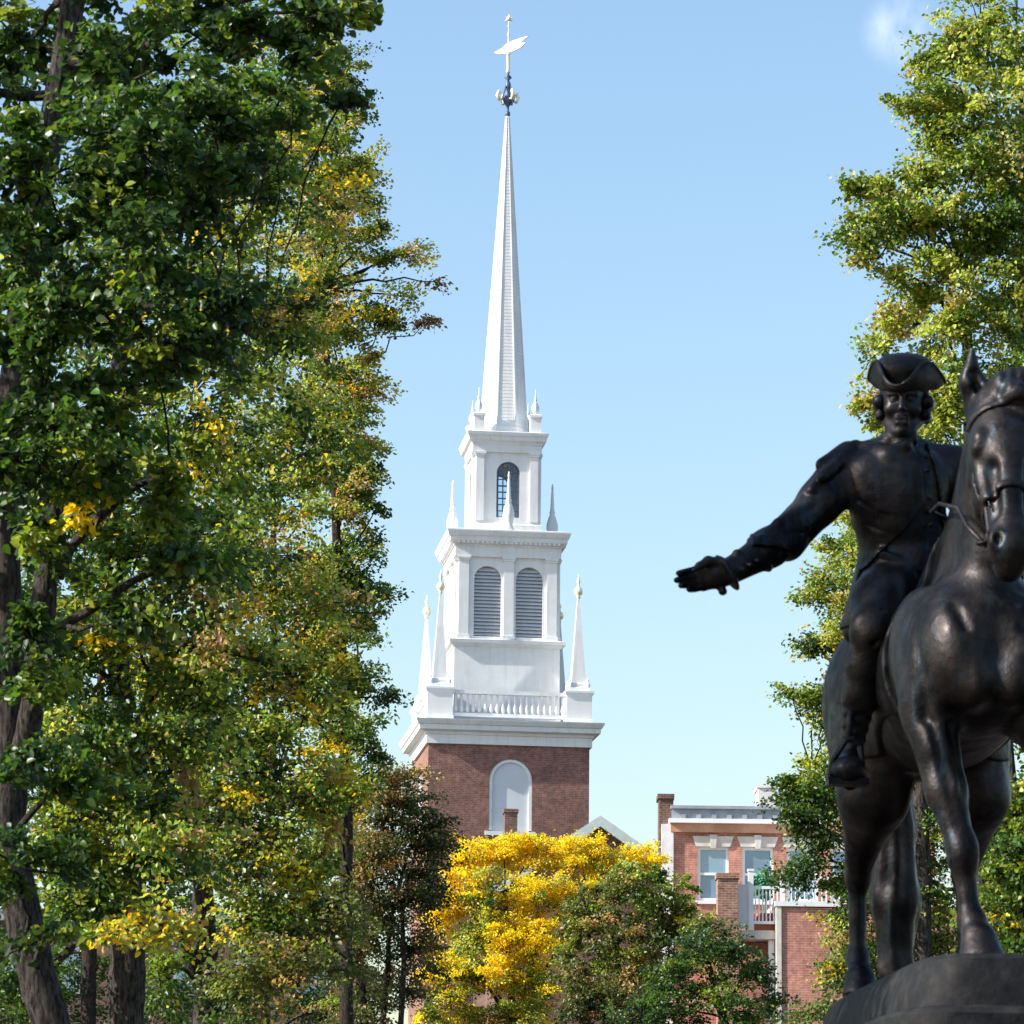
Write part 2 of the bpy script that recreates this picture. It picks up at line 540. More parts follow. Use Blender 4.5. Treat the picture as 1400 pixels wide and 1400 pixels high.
# pedestals, balustrade
PED = 2.86
ped_proto = MB()
ped_proto.square_loft([(0.56, 23.05), (0.56, 23.2), (0.52, 23.22), (0.52, 24.18), (0.57, 24.22), (0.60, 24.30), (0.60, 24.38)])
pedestal = ped_proto.build('corner_pedestal', M['white'], steeple)
pedestal.location = (-PED, -PED, 0)
for sx, sy in ((1, -1), (1, 1), (-1, 1)):
    copy_tree(pedestal, steeple, (sx * PED, sy * PED, 0))
bal_me = MB(); bal_me.lathe([(0.05, 23.36), (0.075, 23.46), (0.085, 23.55), (0.05, 23.72), (0.042, 23.9), (0.06, 24.08), (0.06, 24.16)], 8)
base_bal = None
for k in range(4):
    rl = MB()
    rl.box(-PED + 0.51, PED - 0.51, -3.22, -2.98, 23.22, 23.36)
    rl.box(-PED + 0.51, PED - 0.51, -3.23, -2.97, 24.16, 24.30)
    rl.box(-PED + 0.50, PED - 0.50, -3.24, -2.94, 23.05, 23.10)
    rl.xform(ROTZ[k])
    rail = rl.build('balustrade', M['white'], steeple)
    for i in range(19):
        x = -2.2 + 4.4 * i / 18
        p = ROTZ[k] @ Vector((x, -3.10, 0))
        if base_bal is None:
            base_bal = bal_me.build('baluster', M['white'], rail, smooth=True); base_bal.location = p
        else:
            b = base_bal.copy(); COL.objects.link(b); b.parent = rail; b.location = p
# four corner obelisk pinnacles with gilded balls
pn = MB()
pn.square_loft([(0.46, 24.38), (0.46, 24.52), (0.36, 24.58), (0.36, 24.7), (0.30, 24.78), (0.055, 28.25), (0.05, 28.3)])
for sx, sy in ((-1, -1), (1, -1), (1, 1), (-1, 1)):
    pn.lathe([(0.03, 24.5), (0.09, 24.58), (0.1, 24.68), (0.04, 24.78), (0.05, 24.84), (0.01, 24.95)], 8, (sx * 0.37, sy * 0.37, 0))
pinnacle = pn.build('corner_pinnacle', M['white'], steeple)
pinnacle.location = (-PED, -PED, 0)
gb = MB(); gb.lathe([(0.04, 28.3), (0.1, 28.36), (0.06, 28.42), (0.15, 28.5), (0.19, 28.62), (0.15, 28.74), (0.06, 28.82), (0.05, 28.95), (0.09, 29.02), (0.02, 29.2), (0.005, 29.35)], 10)
gb.build('gilded_ball', M['pale_gold'], pinnacle, smooth=True)
for sx, sy in ((1, -1), (1, 1), (-1, 1)):
    copy_tree(pinnacle, steeple, (sx * PED, sy * PED, 0))
# plain stage
ST = 2.20
ps = MB(); ps.square_loft([(ST + 0.06, 23.05), (ST + 0.06, 23.5), (ST, 23.55), (ST, 26.28), (ST + 0.05, 26.3), (ST + 0.10, 26.38), (ST + 0.20, 26.42), (ST + 0.22, 26.56), (ST + 0.1, 26.6)])
ps.build('plain_stage', M['white'], steeple)
# belfry
BF = 2.08
for k in range(4):
    mb = MB()
    wall_with_arches(mb, -BF, BF, 26.58, 30.55, -BF, [(-0.83, 1.12, 26.75, 29.72), (0.91, 1.12, 26.75, 29.72)], 0.3)
    mb.xform(ROTZ[k]); bw = mb.build('belfry_wall', M['white'], steeple)
    for xc in (-0.83, 0.91):
        lv = MB()
        arch_panel(lv, xc, 1.13, 26.74, 29.72, -BF + 0.27)
        z = 26.80
        while z < 29.62:
            hw = arch_width(1.12, 29.72, z + 0.06) - 0.012
            if hw > 0.08:
                lv.add([(xc - hw, -BF + 0.10, z), (xc + hw, -BF + 0.10, z), (xc + hw, -BF + 0.25, z + 0.17), (xc - hw, -BF + 0.25, z + 0.17),
                        (xc - hw, -BF + 0.10, z + 0.03), (xc + hw, -BF + 0.10, z + 0.03), (xc + hw, -BF + 0.25, z + 0.2), (xc - hw, -BF + 0.25, z + 0.2)],
                       [(0, 1, 2, 3)[::-1], (4, 5, 6, 7), (0, 1, 5, 4), (1, 2, 6, 5), (3, 0, 4, 7)])
            z += 0.15
        lv.xform(ROTZ[k]); lv.build('louvre', M['louvre'], bw)
    for xc, w in ((-BF + 0.24, 0.42), (0.04, 0.42), (BF - 0.24, 0.42)):
        pl = MB()
        y1 = -BF - 0.003
        prof = [(0.05, 0.16, 26.6), (0.05, 0.16, 26.78), (0.0, 0.12, 26.79), (0.0, 0.12, 29.9), (0.04, 0.15, 29.91), (0.04, 0.15, 29.99), (0.07, 0.18, 30.0), (0.07, 0.18, 30.08)]
        pl.rings([[(xc - w / 2 - e_, -BF - d_, z_), (xc + w / 2 + e_, -BF - d_, z_), (xc + w / 2 + e_, y1, z_), (xc - w / 2 - e_, y1, z_)] for e_, d_, z_ in prof])
        pl.xform(ROTZ[k]); pl.build('pilaster', M['white'], bw)
c2 = MB(); c2.square_loft([(BF + 0.14, 30.08), (BF + 0.14, 30.5), (BF + 0.19, 30.54), (BF + 0.20, 30.62), (BF + 0.36, 30.7), (BF + 0.38, 30.86), (BF + 0.44, 30.92), (BF + 0.50, 31.1), (BF + 0.50, 31.16), (BF + 0.2, 31.24)])
for k in range(4):
    s0 = len(c2.v)
    for i in range(22):
        x = -2.2 + 4.4 * (i + 0.5) / 22
        c2.box(x - 0.05, x + 0.05, -BF - 0.34, -BF - 0.205, 30.6, 30.69)
    c2.xform(ROTZ[k], s0)
c2.build('belfry_cornice', M['white'], steeple)
# four slender finials at the middle of the sides
fn = MB(); fn.lathe([(0.24, 31.22), (0.24, 31.36), (0.17, 31.42), (0.2, 31.6), (0.25, 31.8), (0.24, 32.0), (0.16, 32.3), (0.1, 32.42), (0.13, 32.5), (0.09, 32.62), (0.05, 33.4), (0.035, 33.5), (0.055, 33.56), (0.02, 33.75)], 10)
finial = None
for k in range(4):
    p = ROTZ[k] @ Vector((0.0, -2.12, 0))
    if finial is None:
        finial = fn.build('side_finial', M['white'], steeple, smooth=True); finial.location = p
    else: copy_tree(finial, steeple, p)
# lantern
LN = 1.36
lb = MB(); lb.square_loft([(LN + 0.12, 31.2), (LN + 0.12, 31.62), (LN + 0.03, 31.68), (LN + 0.03, 31.75)]); lb.build('lantern_plinth', M['white'], steeple)
for k in range(4):
    mb = MB(); wall_with_arches(mb, -LN, LN, 31.74, 35.05, -LN, [(0.06, 0.98, 31.95, 34.34)], 0.22)
    mb.xform(ROTZ[k]); lw = mb.build('lantern_wall', M['white'], steeple)
    fr = MB(); arch_frame(fr, 0.06, 0.86, 31.97, 34.28, 0.055, -LN + 0.05, -LN + 0.14)
    for i in range(1, 4):
        x = 0.06 - 0.43 + 0.86 * i / 4
        fr.box(x - 0.02, x + 0.02, -LN + 0.07, -LN + 0.12, 31.97, 34.28 - 0.43 + math.sqrt(0.43 ** 2 - (x - 0.06) ** 2) - 0.005)
    for i in range(1, 8):
        z = 31.97 + 0.27 * i
        hw = arch_width(0.86, 34.28, z) - 0.004
        fr.box(0.06 - hw, 0.06 + hw, -LN + 0.075, -LN + 0.115, z - 0.02, z + 0.02)
    fr.xform(ROTZ[k]); fr.build('glazing_bars', M['iron'], lw)
    gl = MB(); arch_panel(gl, 0.06, 0.9, 31.95, 34.3, -LN + 0.13); gl.xform(ROTZ[k]); gl.build('pane', M['clear'], lw)
    for xc in (-LN + 0.22, LN - 0.22):
        pl = MB()
        prof = [(0.0, 0.1, 31.76), (0.0, 0.1, 34.54), (0.04, 0.13, 34.55), (0.04, 0.13, 34.62), (0.07, 0.15, 34.63), (0.07, 0.15, 34.72)]
        pl.rings([[(xc - 0.17 - e_, -LN - d_, z_), (xc + 0.17 + e_, -LN - d_, z_), (xc + 0.17 + e_, -LN - 0.003, z_), (xc - 0.17 - e_, -LN - 0.003, z_)] for e_, d_, z_ in prof])
        pl.xform(ROTZ[k]); pl.build('pilaster', M['white'], lw)
lc = MB(); lc.square_loft([(LN + 0.1, 34.72), (LN + 0.1, 35.02), (LN + 0.13, 35.06), (LN + 0.15, 35.12), (LN + 0.27, 35.2), (LN + 0.29, 35.34), (LN + 0.34, 35.42), (LN + 0.36, 35.54), (LN + 0.1, 35.62)])
lc.build('lantern_cornice', M['white'], steeple)
# small corner pedestals with urns round the foot of the spire
up = MB(); up.square_loft([(0.22, 35.6), (0.22, 36.25), (0.27, 36.28), (0.27, 36.38), (0.2, 36.42)])
up.lathe([(0.1, 36.4), (0.07, 36.48), (0.15, 36.62), (0.16, 36.78), (0.09, 36.95), (0.05, 37.0), (0.07, 37.08), (0.03, 37.25), (0.01, 37.55)], 8)
urn = up.build('urn_pedestal', M['white'], steeple); urn.location = (-1.2, -1.2, 0)
for sx, sy in ((1, -1), (1, 1), (-1, 1)): copy_tree(urn, steeple, (sx * 1.2, sy * 1.2, 0))
# octagonal clapboarded spire
sp = MB(); rr = []
z = 35.6
SB, STOP = 36.05, 50.0
def spire_r(z): return 0.95 + (0.075 - 0.95) * max(0.0, (z - SB)) / (STOP - SB)
rot8 = R(22.5)
def oct_ring(a, z):
    r = a / math.cos(R(22.5))
    return [(r * math.cos(rot8 + j * math.pi / 4), r * math.sin(rot8 + j * math.pi / 4), z) for j in range(8)]
rr += [oct_ring(1.02, 35.6), oct_ring(1.02, 35.95), oct_ring(0.96, 36.02)]
z = 36.05
while z < STOP - 0.1:
    lap = 0.007
    rr.append(oct_ring(spire_r(z) + lap, z)); rr.append(oct_ring(spire_r(z + 0.15), z + 0.149)); z += 0.15
rr.append(oct_ring(0.07, STOP))
sp.rings(rr); sp.build('spire', M['white'], steeple)
# corner boards of the spire
cb = MB()
for j in range(8):
    a = rot8 + j * math.pi / 4
    p0 = [(spire_r(zz) / math.cos(R(22.5)) + 0.004) for zz in (36.0, 49.9)]
    cb.tube([(p0[0] * math.cos(a), p0[0] * math.sin(a), 36.0), (p0[1] * math.cos(a), p0[1] * math.sin(a), 49.9)], [0.045, 0.012], 5)
cb.build('corner_boards', M['white'], steeple)
# finial, scrolls, vane
v = MB(); v.lathe([(0.08, 49.95), (0.11, 50.02), (0.11, 50.15), (0.06, 50.2), (0.06, 50.4), (0.2, 50.55), (0.22, 50.72), (0.12, 50.9), (0.09, 51.1), (0.14, 51.25), (0.12, 51.45), (0.05, 51.6), (0.17, 51.72), (0.05, 51.86), (0.04, 51.95)], 10)
for a in range(4):
    an = math.pi / 4 + a * math.pi / 2
    ca, sa = math.cos(an), math.sin(an)
    v.tube([(0.1 * ca, 0.1 * sa, 50.6), (0.3 * ca, 0.3 * sa, 50.55), (0.36 * ca, 0.36 * sa, 50.75), (0.26 * ca, 0.26 * sa, 51.0), (0.14 * ca, 0.14 * sa, 51.3)], 0.03, 5)
v.build('spire_finial', M['iron'], steeple, smooth=True)
sc = MB()
for an in (R(200), R(20), R(110), R(290)):
    ca, sa = math.cos(an), math.sin(an)
    sc.tube([(0.2 * ca, 0.2 * sa, 50.72), (0.4 * ca, 0.4 * sa, 50.66), (0.5 * ca, 0.5 * sa, 50.85), (0.42 * ca, 0.42 * sa, 51.05), (0.34 * ca, 0.34 * sa, 50.95)], [0.04, 0.07, 0.09, 0.08, 0.04], 6)
sc.build('gilded_scrolls', M['pale_gold'], steeple, smooth=True)
rd = MB(); rd.lathe([(0.05, 51.9), (0.1, 51.98), (0.085, 52.1), (0.075, 52.75), (0.1, 52.8), (0.03, 52.86), (0.03, 53.6), (0.07, 53.68), (0.02, 53.8), (0.02, 54.02), (0.05, 54.08), (0.02, 54.14), (0.018, 54.25)], 8)
rd.build('vane_rod', M['pale_gold'], steeple, smooth=True)
bn = MB()
out = [(-0.55, -0.03), (-0.34, -0.14), (-0.1, -0.17), (0.2, -0.13), (0.45, -0.06), (0.68, 0.12), (0.52, 0.16), (0.36, 0.15), (0.78, 0.4), (0.5, 0.38), (0.15, 0.32), (-0.1, 0.22), (-0.25, 0.08)]
n = len(out); k0 = len(bn.v)
bn.v += [(x, -0.035, 53.02 + z_) for x, z_ in out] + [(x, 0.035, 53.02 + z_) for x, z_ in out]
bn.f.append(tuple(range(n))); bn.f.append(tuple(range(n, 2 * n))[::-1])
for i in range(n): bn.f.append((i, i + n, (i + 1) % n + n, (i + 1) % n))
bn.v = [(x * 1.3, y, z_) for x, y, z_ in bn.v]; bn.xform(Matrix.Rotation(R(-40), 4, 'Z'))
vane = bn.build('banner_vane', M['pale_gold'], steeple)
st = MB()
for a in range(3):
    an = a * math.pi / 3
    s0 = len(st.v)
    st.rings([[(0.02, 0, -0.2), (0, 0.02, -0.2), (-0.02, 0, -0.2), (0, -0.02, -0.2)], [(0.05, 0, 0), (0, 0.05, 0), (-0.05, 0, 0), (0, -0.05, 0)], [(0.01, 0, 0.2), (0, 0.01, 0.2), (-0.01, 0, 0.2), (0, -0.01, 0.2)]])
    st.xform(Matrix.Translation((0, 0, 54.4)) @ Matrix.Rotation(an, 4, 'Y'), s0)
st.lathe([(0.02, -0.1), (0.09, -0.05), (0.11, 0), (0.09, 0.06), (0.02, 0.1)], 8, (0, 0, 54.4))
st.build('vane_star', M['pale_gold'], steeple)

# ------------------------------------------------------------------ gabled brick house in front of the tower
GY = 122.0
ap = at(820, 1117, GY)
gh = empty('gabled_house', (ap.x, GY, 0), R(4))
tag(gh, 'brown brick house with a pale green gable trim and stubby chimney before the tower', 'house')
slope = 0.68; hw = 3.6; za = ap.z
mb = MB()
prof = [(-hw, 0), (hw, 0), (hw, za - hw * slope - 0.16), (0, za - 0.16), (-hw, za - hw * slope - 0.16)]
mb.v += [(x, 0, z_) for x, z_ in prof] + [(x, 12, z_) for x, z_ in prof]
mb.f += [(0, 1, 2, 3, 4), (9, 8, 7, 6, 5), (1, 6, 7, 2), (0, 4, 9, 5)]
mb.build('wall', M['brick_brown'], gh)
rf = MB()
for sx in (-1, 1):
    x1 = sx * (hw + 0.35)
    zb = za - (hw + 0.35) * slope
    vs = [(0, -0.1, za - 0.14), (x1, -0.1, zb - 0.14), (x1, 12.2, zb - 0.14), (0, 12.2, za - 0.14), (0, -0.1, za - 0.02), (x1, -0.1, zb - 0.02), (x1, 12.2, zb - 0.02), (0, 12.2, za - 0.02)]
    rf.add(vs, [(0, 1, 2, 3), (7, 6, 5, 4), (4, 5, 1, 0), (1, 5, 6, 2), (2, 6, 7, 3)])
rf.build('roof', M['roof'], gh)
tm = MB()
for sx in (-1, 1):
    x1 = sx * (hw + 0.4); zb = za - (hw + 0.4) * slope
    vs = [(0, -0.28, za - 0.36), (x1, -0.28, zb - 0.36), (x1, -0.28, zb + 0.02), (0, -0.28, za + 0.02), (0, -0.04, za - 0.36), (x1, -0.04, zb - 0.36), (x1, -0.04, zb + 0.02), (0, -0.04, za + 0.02)]
    tm.add(vs, [(0, 1, 2, 3), (7, 6, 5, 4), (3, 2, 6, 7), (0, 4, 5, 1)])
tm.build('gable_trim', M['green_trim'], gh)
cpt = at(703, 1109, GY + 2)
ch = MB()
cx = cpt.x - ap.x
ch.box(cx - 0.22, cx + 0.22, 1.6, 2.3, za - 4, cpt.z - 0.12)
ch.box(cx - 0.26, cx + 0.26, 1.55, 2.35, cpt.z - 0.12, cpt.z)
chimney = ch.build('chimney', M['brick_brown'], gh)

# ------------------------------------------------------------------ brick row house on the right
HY = 110.0
def hx(u, v=1180, Y=HY): return at(u, v, Y).x
def hz(v, u=1000, Y=HY): return at(u, v, Y).z
x0, x1 = hx(921), hx(921) + 8.2
zt = hz(1138)
rh = empty('row_house', (0, 0, 0))
rh.location = (x0, HY, 0)
tag(rh, 'salmon red brick row house with stone lintels, grey cornice and tall side chimney', 'house')
W = x1 - x0
wins = [(hx(975) - x0, 0.98, hz(1232), hz(1158)), (hx(1036) - x0, 0.98, hz(1232), hz(1158)), (hx(1097) - x0, 0.98, hz(1232), hz(1158)), (hx(1158) - x0, 0.98, hz(1232), hz(1158))]
mb = MB()
xs = 0.0
def q(a, b, c, d): mb.add([a, b, c, d], [(0, 1, 2, 3)])
for xc, w, za_, zb_ in wins:
    xa, xb = xc - w / 2, xc + w / 2
    q((xs, 0, 0), (xa, 0, 0), (xa, 0, zt), (xs, 0, zt)); q((xa, 0, 0), (xb, 0, 0), (xb, 0, za_), (xa, 0, za_)); q((xa, 0, zb_), (xb, 0, zb_), (xb, 0, zt), (xa, 0, zt))
    d = 0.16
    q((xa, 0, za_), (xb, 0, za_), (xb, d, za_), (xa, d, za_)); q((xa, 0, zb_), (xa, d, zb_), (xb, d, zb_), (xb, 0, zb_))
    q((xa, 0, za_), (xa, d, za_), (xa, d, zb_), (xa, 0, zb_)); q((xb, 0, za_), (xb, 0, zb_), (xb, d, zb_), (xb, d, za_))
    xs = xb
q((xs, 0, 0), (W, 0, 0), (W, 0, zt), (xs, 0, zt))
q((0, 0, 0), (0, 0, zt), (0, 9, zt), (0, 9, 0)); q((W, 0, 0), (W, 9, 0), (W, 9, zt), (W, 0, zt)); q((0, 9, 0), (0, 9, zt), (W, 9, zt), (W, 9, 0)); q((0, 0, zt), (W, 0, zt), (W, 9, zt), (0, 9, zt))
mb.build('wall', M['brick_house'], rh)
for i, (xc, w, za_, zb_) in enumerate(wins):
    f = MB()
    t = 0.09
    f.box(xc - w / 2, xc - w / 2 + t, 0.05, 0.14, za_, zb_); f.box(xc + w / 2 - t, xc + w / 2, 0.05, 0.14, za_, zb_)
    f.box(xc - w / 2 + t, xc + w / 2 - t, 0.052, 0.138, zb_ - t, zb_); f.box(xc - w / 2 + t, xc + w / 2 - t, 0.052, 0.138, za_, za_ + t)
    zm = (za_ + zb_) / 2
    f.box(xc - w / 2 + t, xc + w / 2 - t, 0.06, 0.13, zm - 0.04, zm + 0.04)
    f.box(xc - w / 2 - 0.06, xc + w / 2 + 0.06, -0.08, 0.05, za_ - 0.1, za_ - 0.002)
    wf = f.build('window', M['white_trim'], rh)
    p = MB(); p.add([(xc - w / 2 + t, 0.1, zm), (xc + w / 2 - t, 0.1, zm), (xc + w / 2 - t, 0.1, zb_ - t), (xc - w / 2 + t, 0.1, zb_ - t)], [(0, 1, 2, 3)])
    p.build('upper_pane', M['glass_pale'] if i == 0 else M['glass'], wf)
    p = MB(); p.add([(xc - w / 2 + t, 0.118, za_ + t), (xc + w / 2 - t, 0.118, za_ + t), (xc + w / 2 - t, 0.118, zm), (xc - w / 2 + t, 0.118, zm)], [(0, 1, 2, 3)])
    p.build('lower_pane', M['glass'], wf)
    l = MB()
    zl0, zl1 = zb_ + 0.002, zb_ + 0.33
    l.add([(xc - w / 2 - 0.04, -0.05, zl0), (xc + w / 2 + 0.04, -0.05, zl0), (xc + w / 2 + 0.16, -0.05, zl1), (xc - w / 2 - 0.16, -0.05, zl1),
           (xc - w / 2 - 0.04, 0.02, zl0), (xc + w / 2 + 0.04, 0.02, zl0), (xc + w / 2 + 0.16, 0.02, zl1), (xc - w / 2 - 0.16, 0.02, zl1)],
          [(0, 1, 2, 3), (0, 4, 5, 1), (3, 2, 6, 7), (1, 5, 6, 2), (0, 3, 7, 4)])
    l.add([(xc - 0.08, -0.1, zl0 - 0.06), (xc + 0.08, -0.1, zl0 - 0.06), (xc + 0.12, -0.1, zl1 + 0.04), (xc - 0.12, -0.1, zl1 + 0.04),
           (xc - 0.08, 0.0, zl0 - 0.06), (xc + 0.08, 0.0, zl0 - 0.06), (xc + 0.12, 0.0, zl1 + 0.04), (xc - 0.12, 0.0, zl1 + 0.04)],
          [(0, 1, 2, 3), (0, 4, 5, 1), (3, 2, 6, 7), (1, 5, 6, 2), (0, 3, 7, 4)])
    l.build('lintel', M['stone'], rh)
zc = [hz(v) for v in (1138, 1127, 1121, 1115, 1107, 1103)]
c = MB()
c.box(-0.1, W + 0.1, -0.14, 0.3, zc[0] - 0.02, zc[1]); c.build('corbel_band', M['copper'], rh)
c = MB()
c.box(-0.16, W + 0.16, -0.3, 0.3, zc[1] + 0.002, zc[2]); c.build('cornice_moulding', M['white_trim'], rh)
c = MB()
c.box(-0.06, W, -0.1, 0.4, zc[2] + 0.002, zc[4]); 
for i in range(17):
    xx = 0.3 + i * 0.48
    c.box(xx - 0.07, xx + 0.07, -0.2, -0.102, zc[2] + 0.02, zc[3])
c.box(-0.1, W + 0.1, -0.22, 0.42, zc[4], zc[5]); c.build('roof_parapet', M['slate'], rh)
c = MB()
cx0, cx1 = hx(899) - x0, hx(922) - x0
zch = hz(1086)
c.box(cx0 + 0.05, cx1 - 0.03, 0.12, 1.1, 8, zch - 0.15); c.box(cx0, cx1, 0.06, 1.16, zch - 0.15, zch)
c.build('chimney', M['brick_brown'], rh)
c = MB(); c.box(cx0 + 0.12, -0.01, -0.1, 0.6, 5, hz(1128)); c.build('party_wall', M['old_white'], rh)
c = MB(); c.box(hx(1042) - x0, hx(1042) - x0 + 0.55, 1.5, 3.0, zt, hz(1068)); c.box(hx(1042) - x0 - 0.05, hx(1042) - x0 + 0.6, 1.45, 3.05, hz(1068), hz(1065))
c.box(hx(1060) - x0, hx(1060) - x0 + 2.6, 1.8, 4.0, zt, hz(1082)); c.build('roof_penthouse', M['old_white'], rh)

# lower brick annex with a railed roof deck
AY = 104.0
an = empty('brick_annex', (hx(1066, 1240, AY), AY, 0))
tag(an, 'low brick annex with white railed roof deck in front of the row house', 'building')
ax = an.location.x
def axx(u, v=1240): return at(u, v, AY).x - ax
def az(v): return at(1060, v, AY).z
zw = az(1240)
mb = MB(); mb.box(0, 7.5, 0, 5.6, 0, zw); mb.build('wall', M['brick_house'], an)
mb = MB(); mb.box(axx(1061), axx(1069) - 0.02, -0.05, 0.5, 0, zw + 0.02); mb.build('lit_wall_edge', M['stone'], an)  # pale strip stands in for the sunlit edge of the brick wall
mb = MB(); mb.box(axx(1061) - 0.04, 7.55, -0.08, 5.6, zw + 0.022, az(1232)); mb.build('coping', M['white_trim'], an)
mb = MB(); mb.box(axx(1010), axx(1060), 0.3, 5.6, az(1283), az(1271)); mb.build('deck_slab', M['stone'], an)
mb = MB(); mb.box(axx(1000), axx(1060), 1.2, 5.6, 0, az(1284)); mb.build('recessed_wall', M['brick_house'], an)
mb = MB(); mb.box(axx(1052), axx(1060), 0.4, 0.7, 0, az(1284)); mb.build('deck_post', M['old_white'], an)
mb = MB(); mb.box(axx(981), axx(1009), -0.1, 0.7, 0, az(1202)); mb.box(axx(979), axx(1011), -0.15, 0.75, az(1202), az(1195)); mb.build('brick_pier', M['brick_tan'], an)
mb = MB(); mb.box(axx(1010), axx(1026), 0.32, 0.5, az(1268), az(1208)); mb.box(axx(1024), axx(1031), 0.25, 0.45, az(1271), az(1190)); mb.box(axx(1023), axx(1032), 0.23, 0.47, az(1190), az(1187)); mb.build('gate_panel', M['white_trim'], an)
rl = MB(); rl.box(axx(1031), axx(1066), 0.32, 0.4, az(1214), az(1210)); rl.box(axx(1031), axx(1066), 0.32, 0.4, az(1262), az(1258)); railing = rl.build('railing', M['white_trim'], an)
for i in range(7):
    b = MB(); xx = axx(1034 + i * 5); b.box(xx - 0.018, xx + 0.018, 0.34, 0.38, az(1258) + 0.001, az(1214) - 0.001); b.build('baluster', M['white_trim'], railing)
rl = MB(); rl.box(axx(1068), 6, 0.3, 0.38, az(1200), az(1196)); rl.box(axx(1068), axx(1074), 0.27, 0.41, az(1231), az(1190)); rl.box(3.0, 3.12, 0.27, 0.41, az(1231), az(1190)); r2 = rl.build('railing', M['white_trim'], an)
for i in range(40):
    b = MB(); xx = axx(1077) + 0.13 * i; b.box(xx - 0.018, xx + 0.018, 0.32, 0.36, az(1231), az(1200) - 0.001); b.build('baluster', M['white_trim'], r2)

# plants on the deck
def foliage(mb, c, r, n, sz):
    for _ in range(n):
        d = Vector(rng.normal(size=3)).normalized() * r * rng.random() ** 0.4
        p = Vector(c) + Vector((d.x, d.y, d.z * 1.1)); a = Vector(rng.normal(size=3)).normalized(); b = a.orthogonal().normalized()
        mb.add([p - a * sz, p + b * sz * 0.5, p + a * sz, p - b * sz * 0.5], [(0, 1, 2, 3)])
M['pot_leaf'] = mat_noise('pot_plant_leaf', [(0.3, (0.03, 0.16, 0.07)), (0.7, (0.08, 0.3, 0.14))], 6.0, 0.5)
M['petal'] = mat_noise('pink_petal', [(0.3, (0.6, 0.08, 0.15)), (0.7, (0.75, 0.35, 0.4))], 9.0, 0.6)
zd = az(1271)
pc = at(1046, 1240, AY + 1.2)
pp = empty('potted_plant', (pc.x, AY + 1.2, zd)); tag(pp, 'bushy green potted plant behind the white railing of the roof deck', 'plant')
m_ = MB(); m_.lathe([(0.16, 0.001), (0.24, 0.5), (0.27, 0.5), (0.27, 0.58), (0.2, 0.58)], 12); m_.build('pot', M['pot'], pp, smooth=False)
m_ = MB(); m_.tube([(0, 0, 0.5), (0.02, 0, 1.0), (0, 0.02, 1.5)], 0.03, 5); foliage(m_, (0, 0, 1.45), 0.42, 420, 0.09); m_.build('foliage', M['pot_leaf'], pp)
fb = empty('flower_box', (at(1052, 1262, AY + 0.6).x, AY + 0.7, zd)); tag(fb, 'planter of pink flowers at the foot of the deck railing', 'planter')
m_ = MB(); m_.box(-0.45, 0.45, -0.12, 0.12, 0.001, 0.26); m_.build('box', M['pot'], fb)
m_ = MB()
for i in range(7): foliage(m_, (-0.4 + 0.133 * i, 0, 0.36 + 0.05 * math.sin(i * 2)), 0.13, 40, 0.05)
m_.build('flowers', M['petal'], fb)

# brick block far behind the left row
fx0 = at(-120, 1300, 128).x; fx1 = at(470, 1300, 128).x; fz = at(250, 1262, 128).z
bb = empty('brick_block', ((fx0 + fx1) / 2, 128, 0)); tag(bb, 'brick apartment block glimpsed behind the trunks of the left row', 'building')
hwid = (fx1 - fx0) / 2
m_ = MB(); m_.box(-hwid, hwid, 0, 10, 0, fz); m_.build('wall', M['brick_brown'], bb)
m_ = MB(); m_.box(-hwid - 0.2, hwid + 0.2, -0.25, 10.2, fz + 0.003, fz + 0.45); m_.build('cornice', M['slate'], bb)
for r_ in range(3):
    for c_ in range(7):
        xc = -hwid + (c_ + 0.5) * 2 * hwid / 7; zc_ = fz - 2.6 - 3.1 * r_
        m_ = MB(); m_.box(xc - 0.55, xc + 0.55, -0.06, -0.002, zc_, zc_ + 1.7); w_ = m_.build('window', M['slate'], bb)
        for q_ in (0, 1):
            m_ = MB(); m_.box(xc - 0.46, xc + 0.46, -0.075, -0.062, zc_ + 0.08 + 0.8 * q_, zc_ + 0.82 + 0.8 * q_); m_.build('pane', M['glass'], w_)

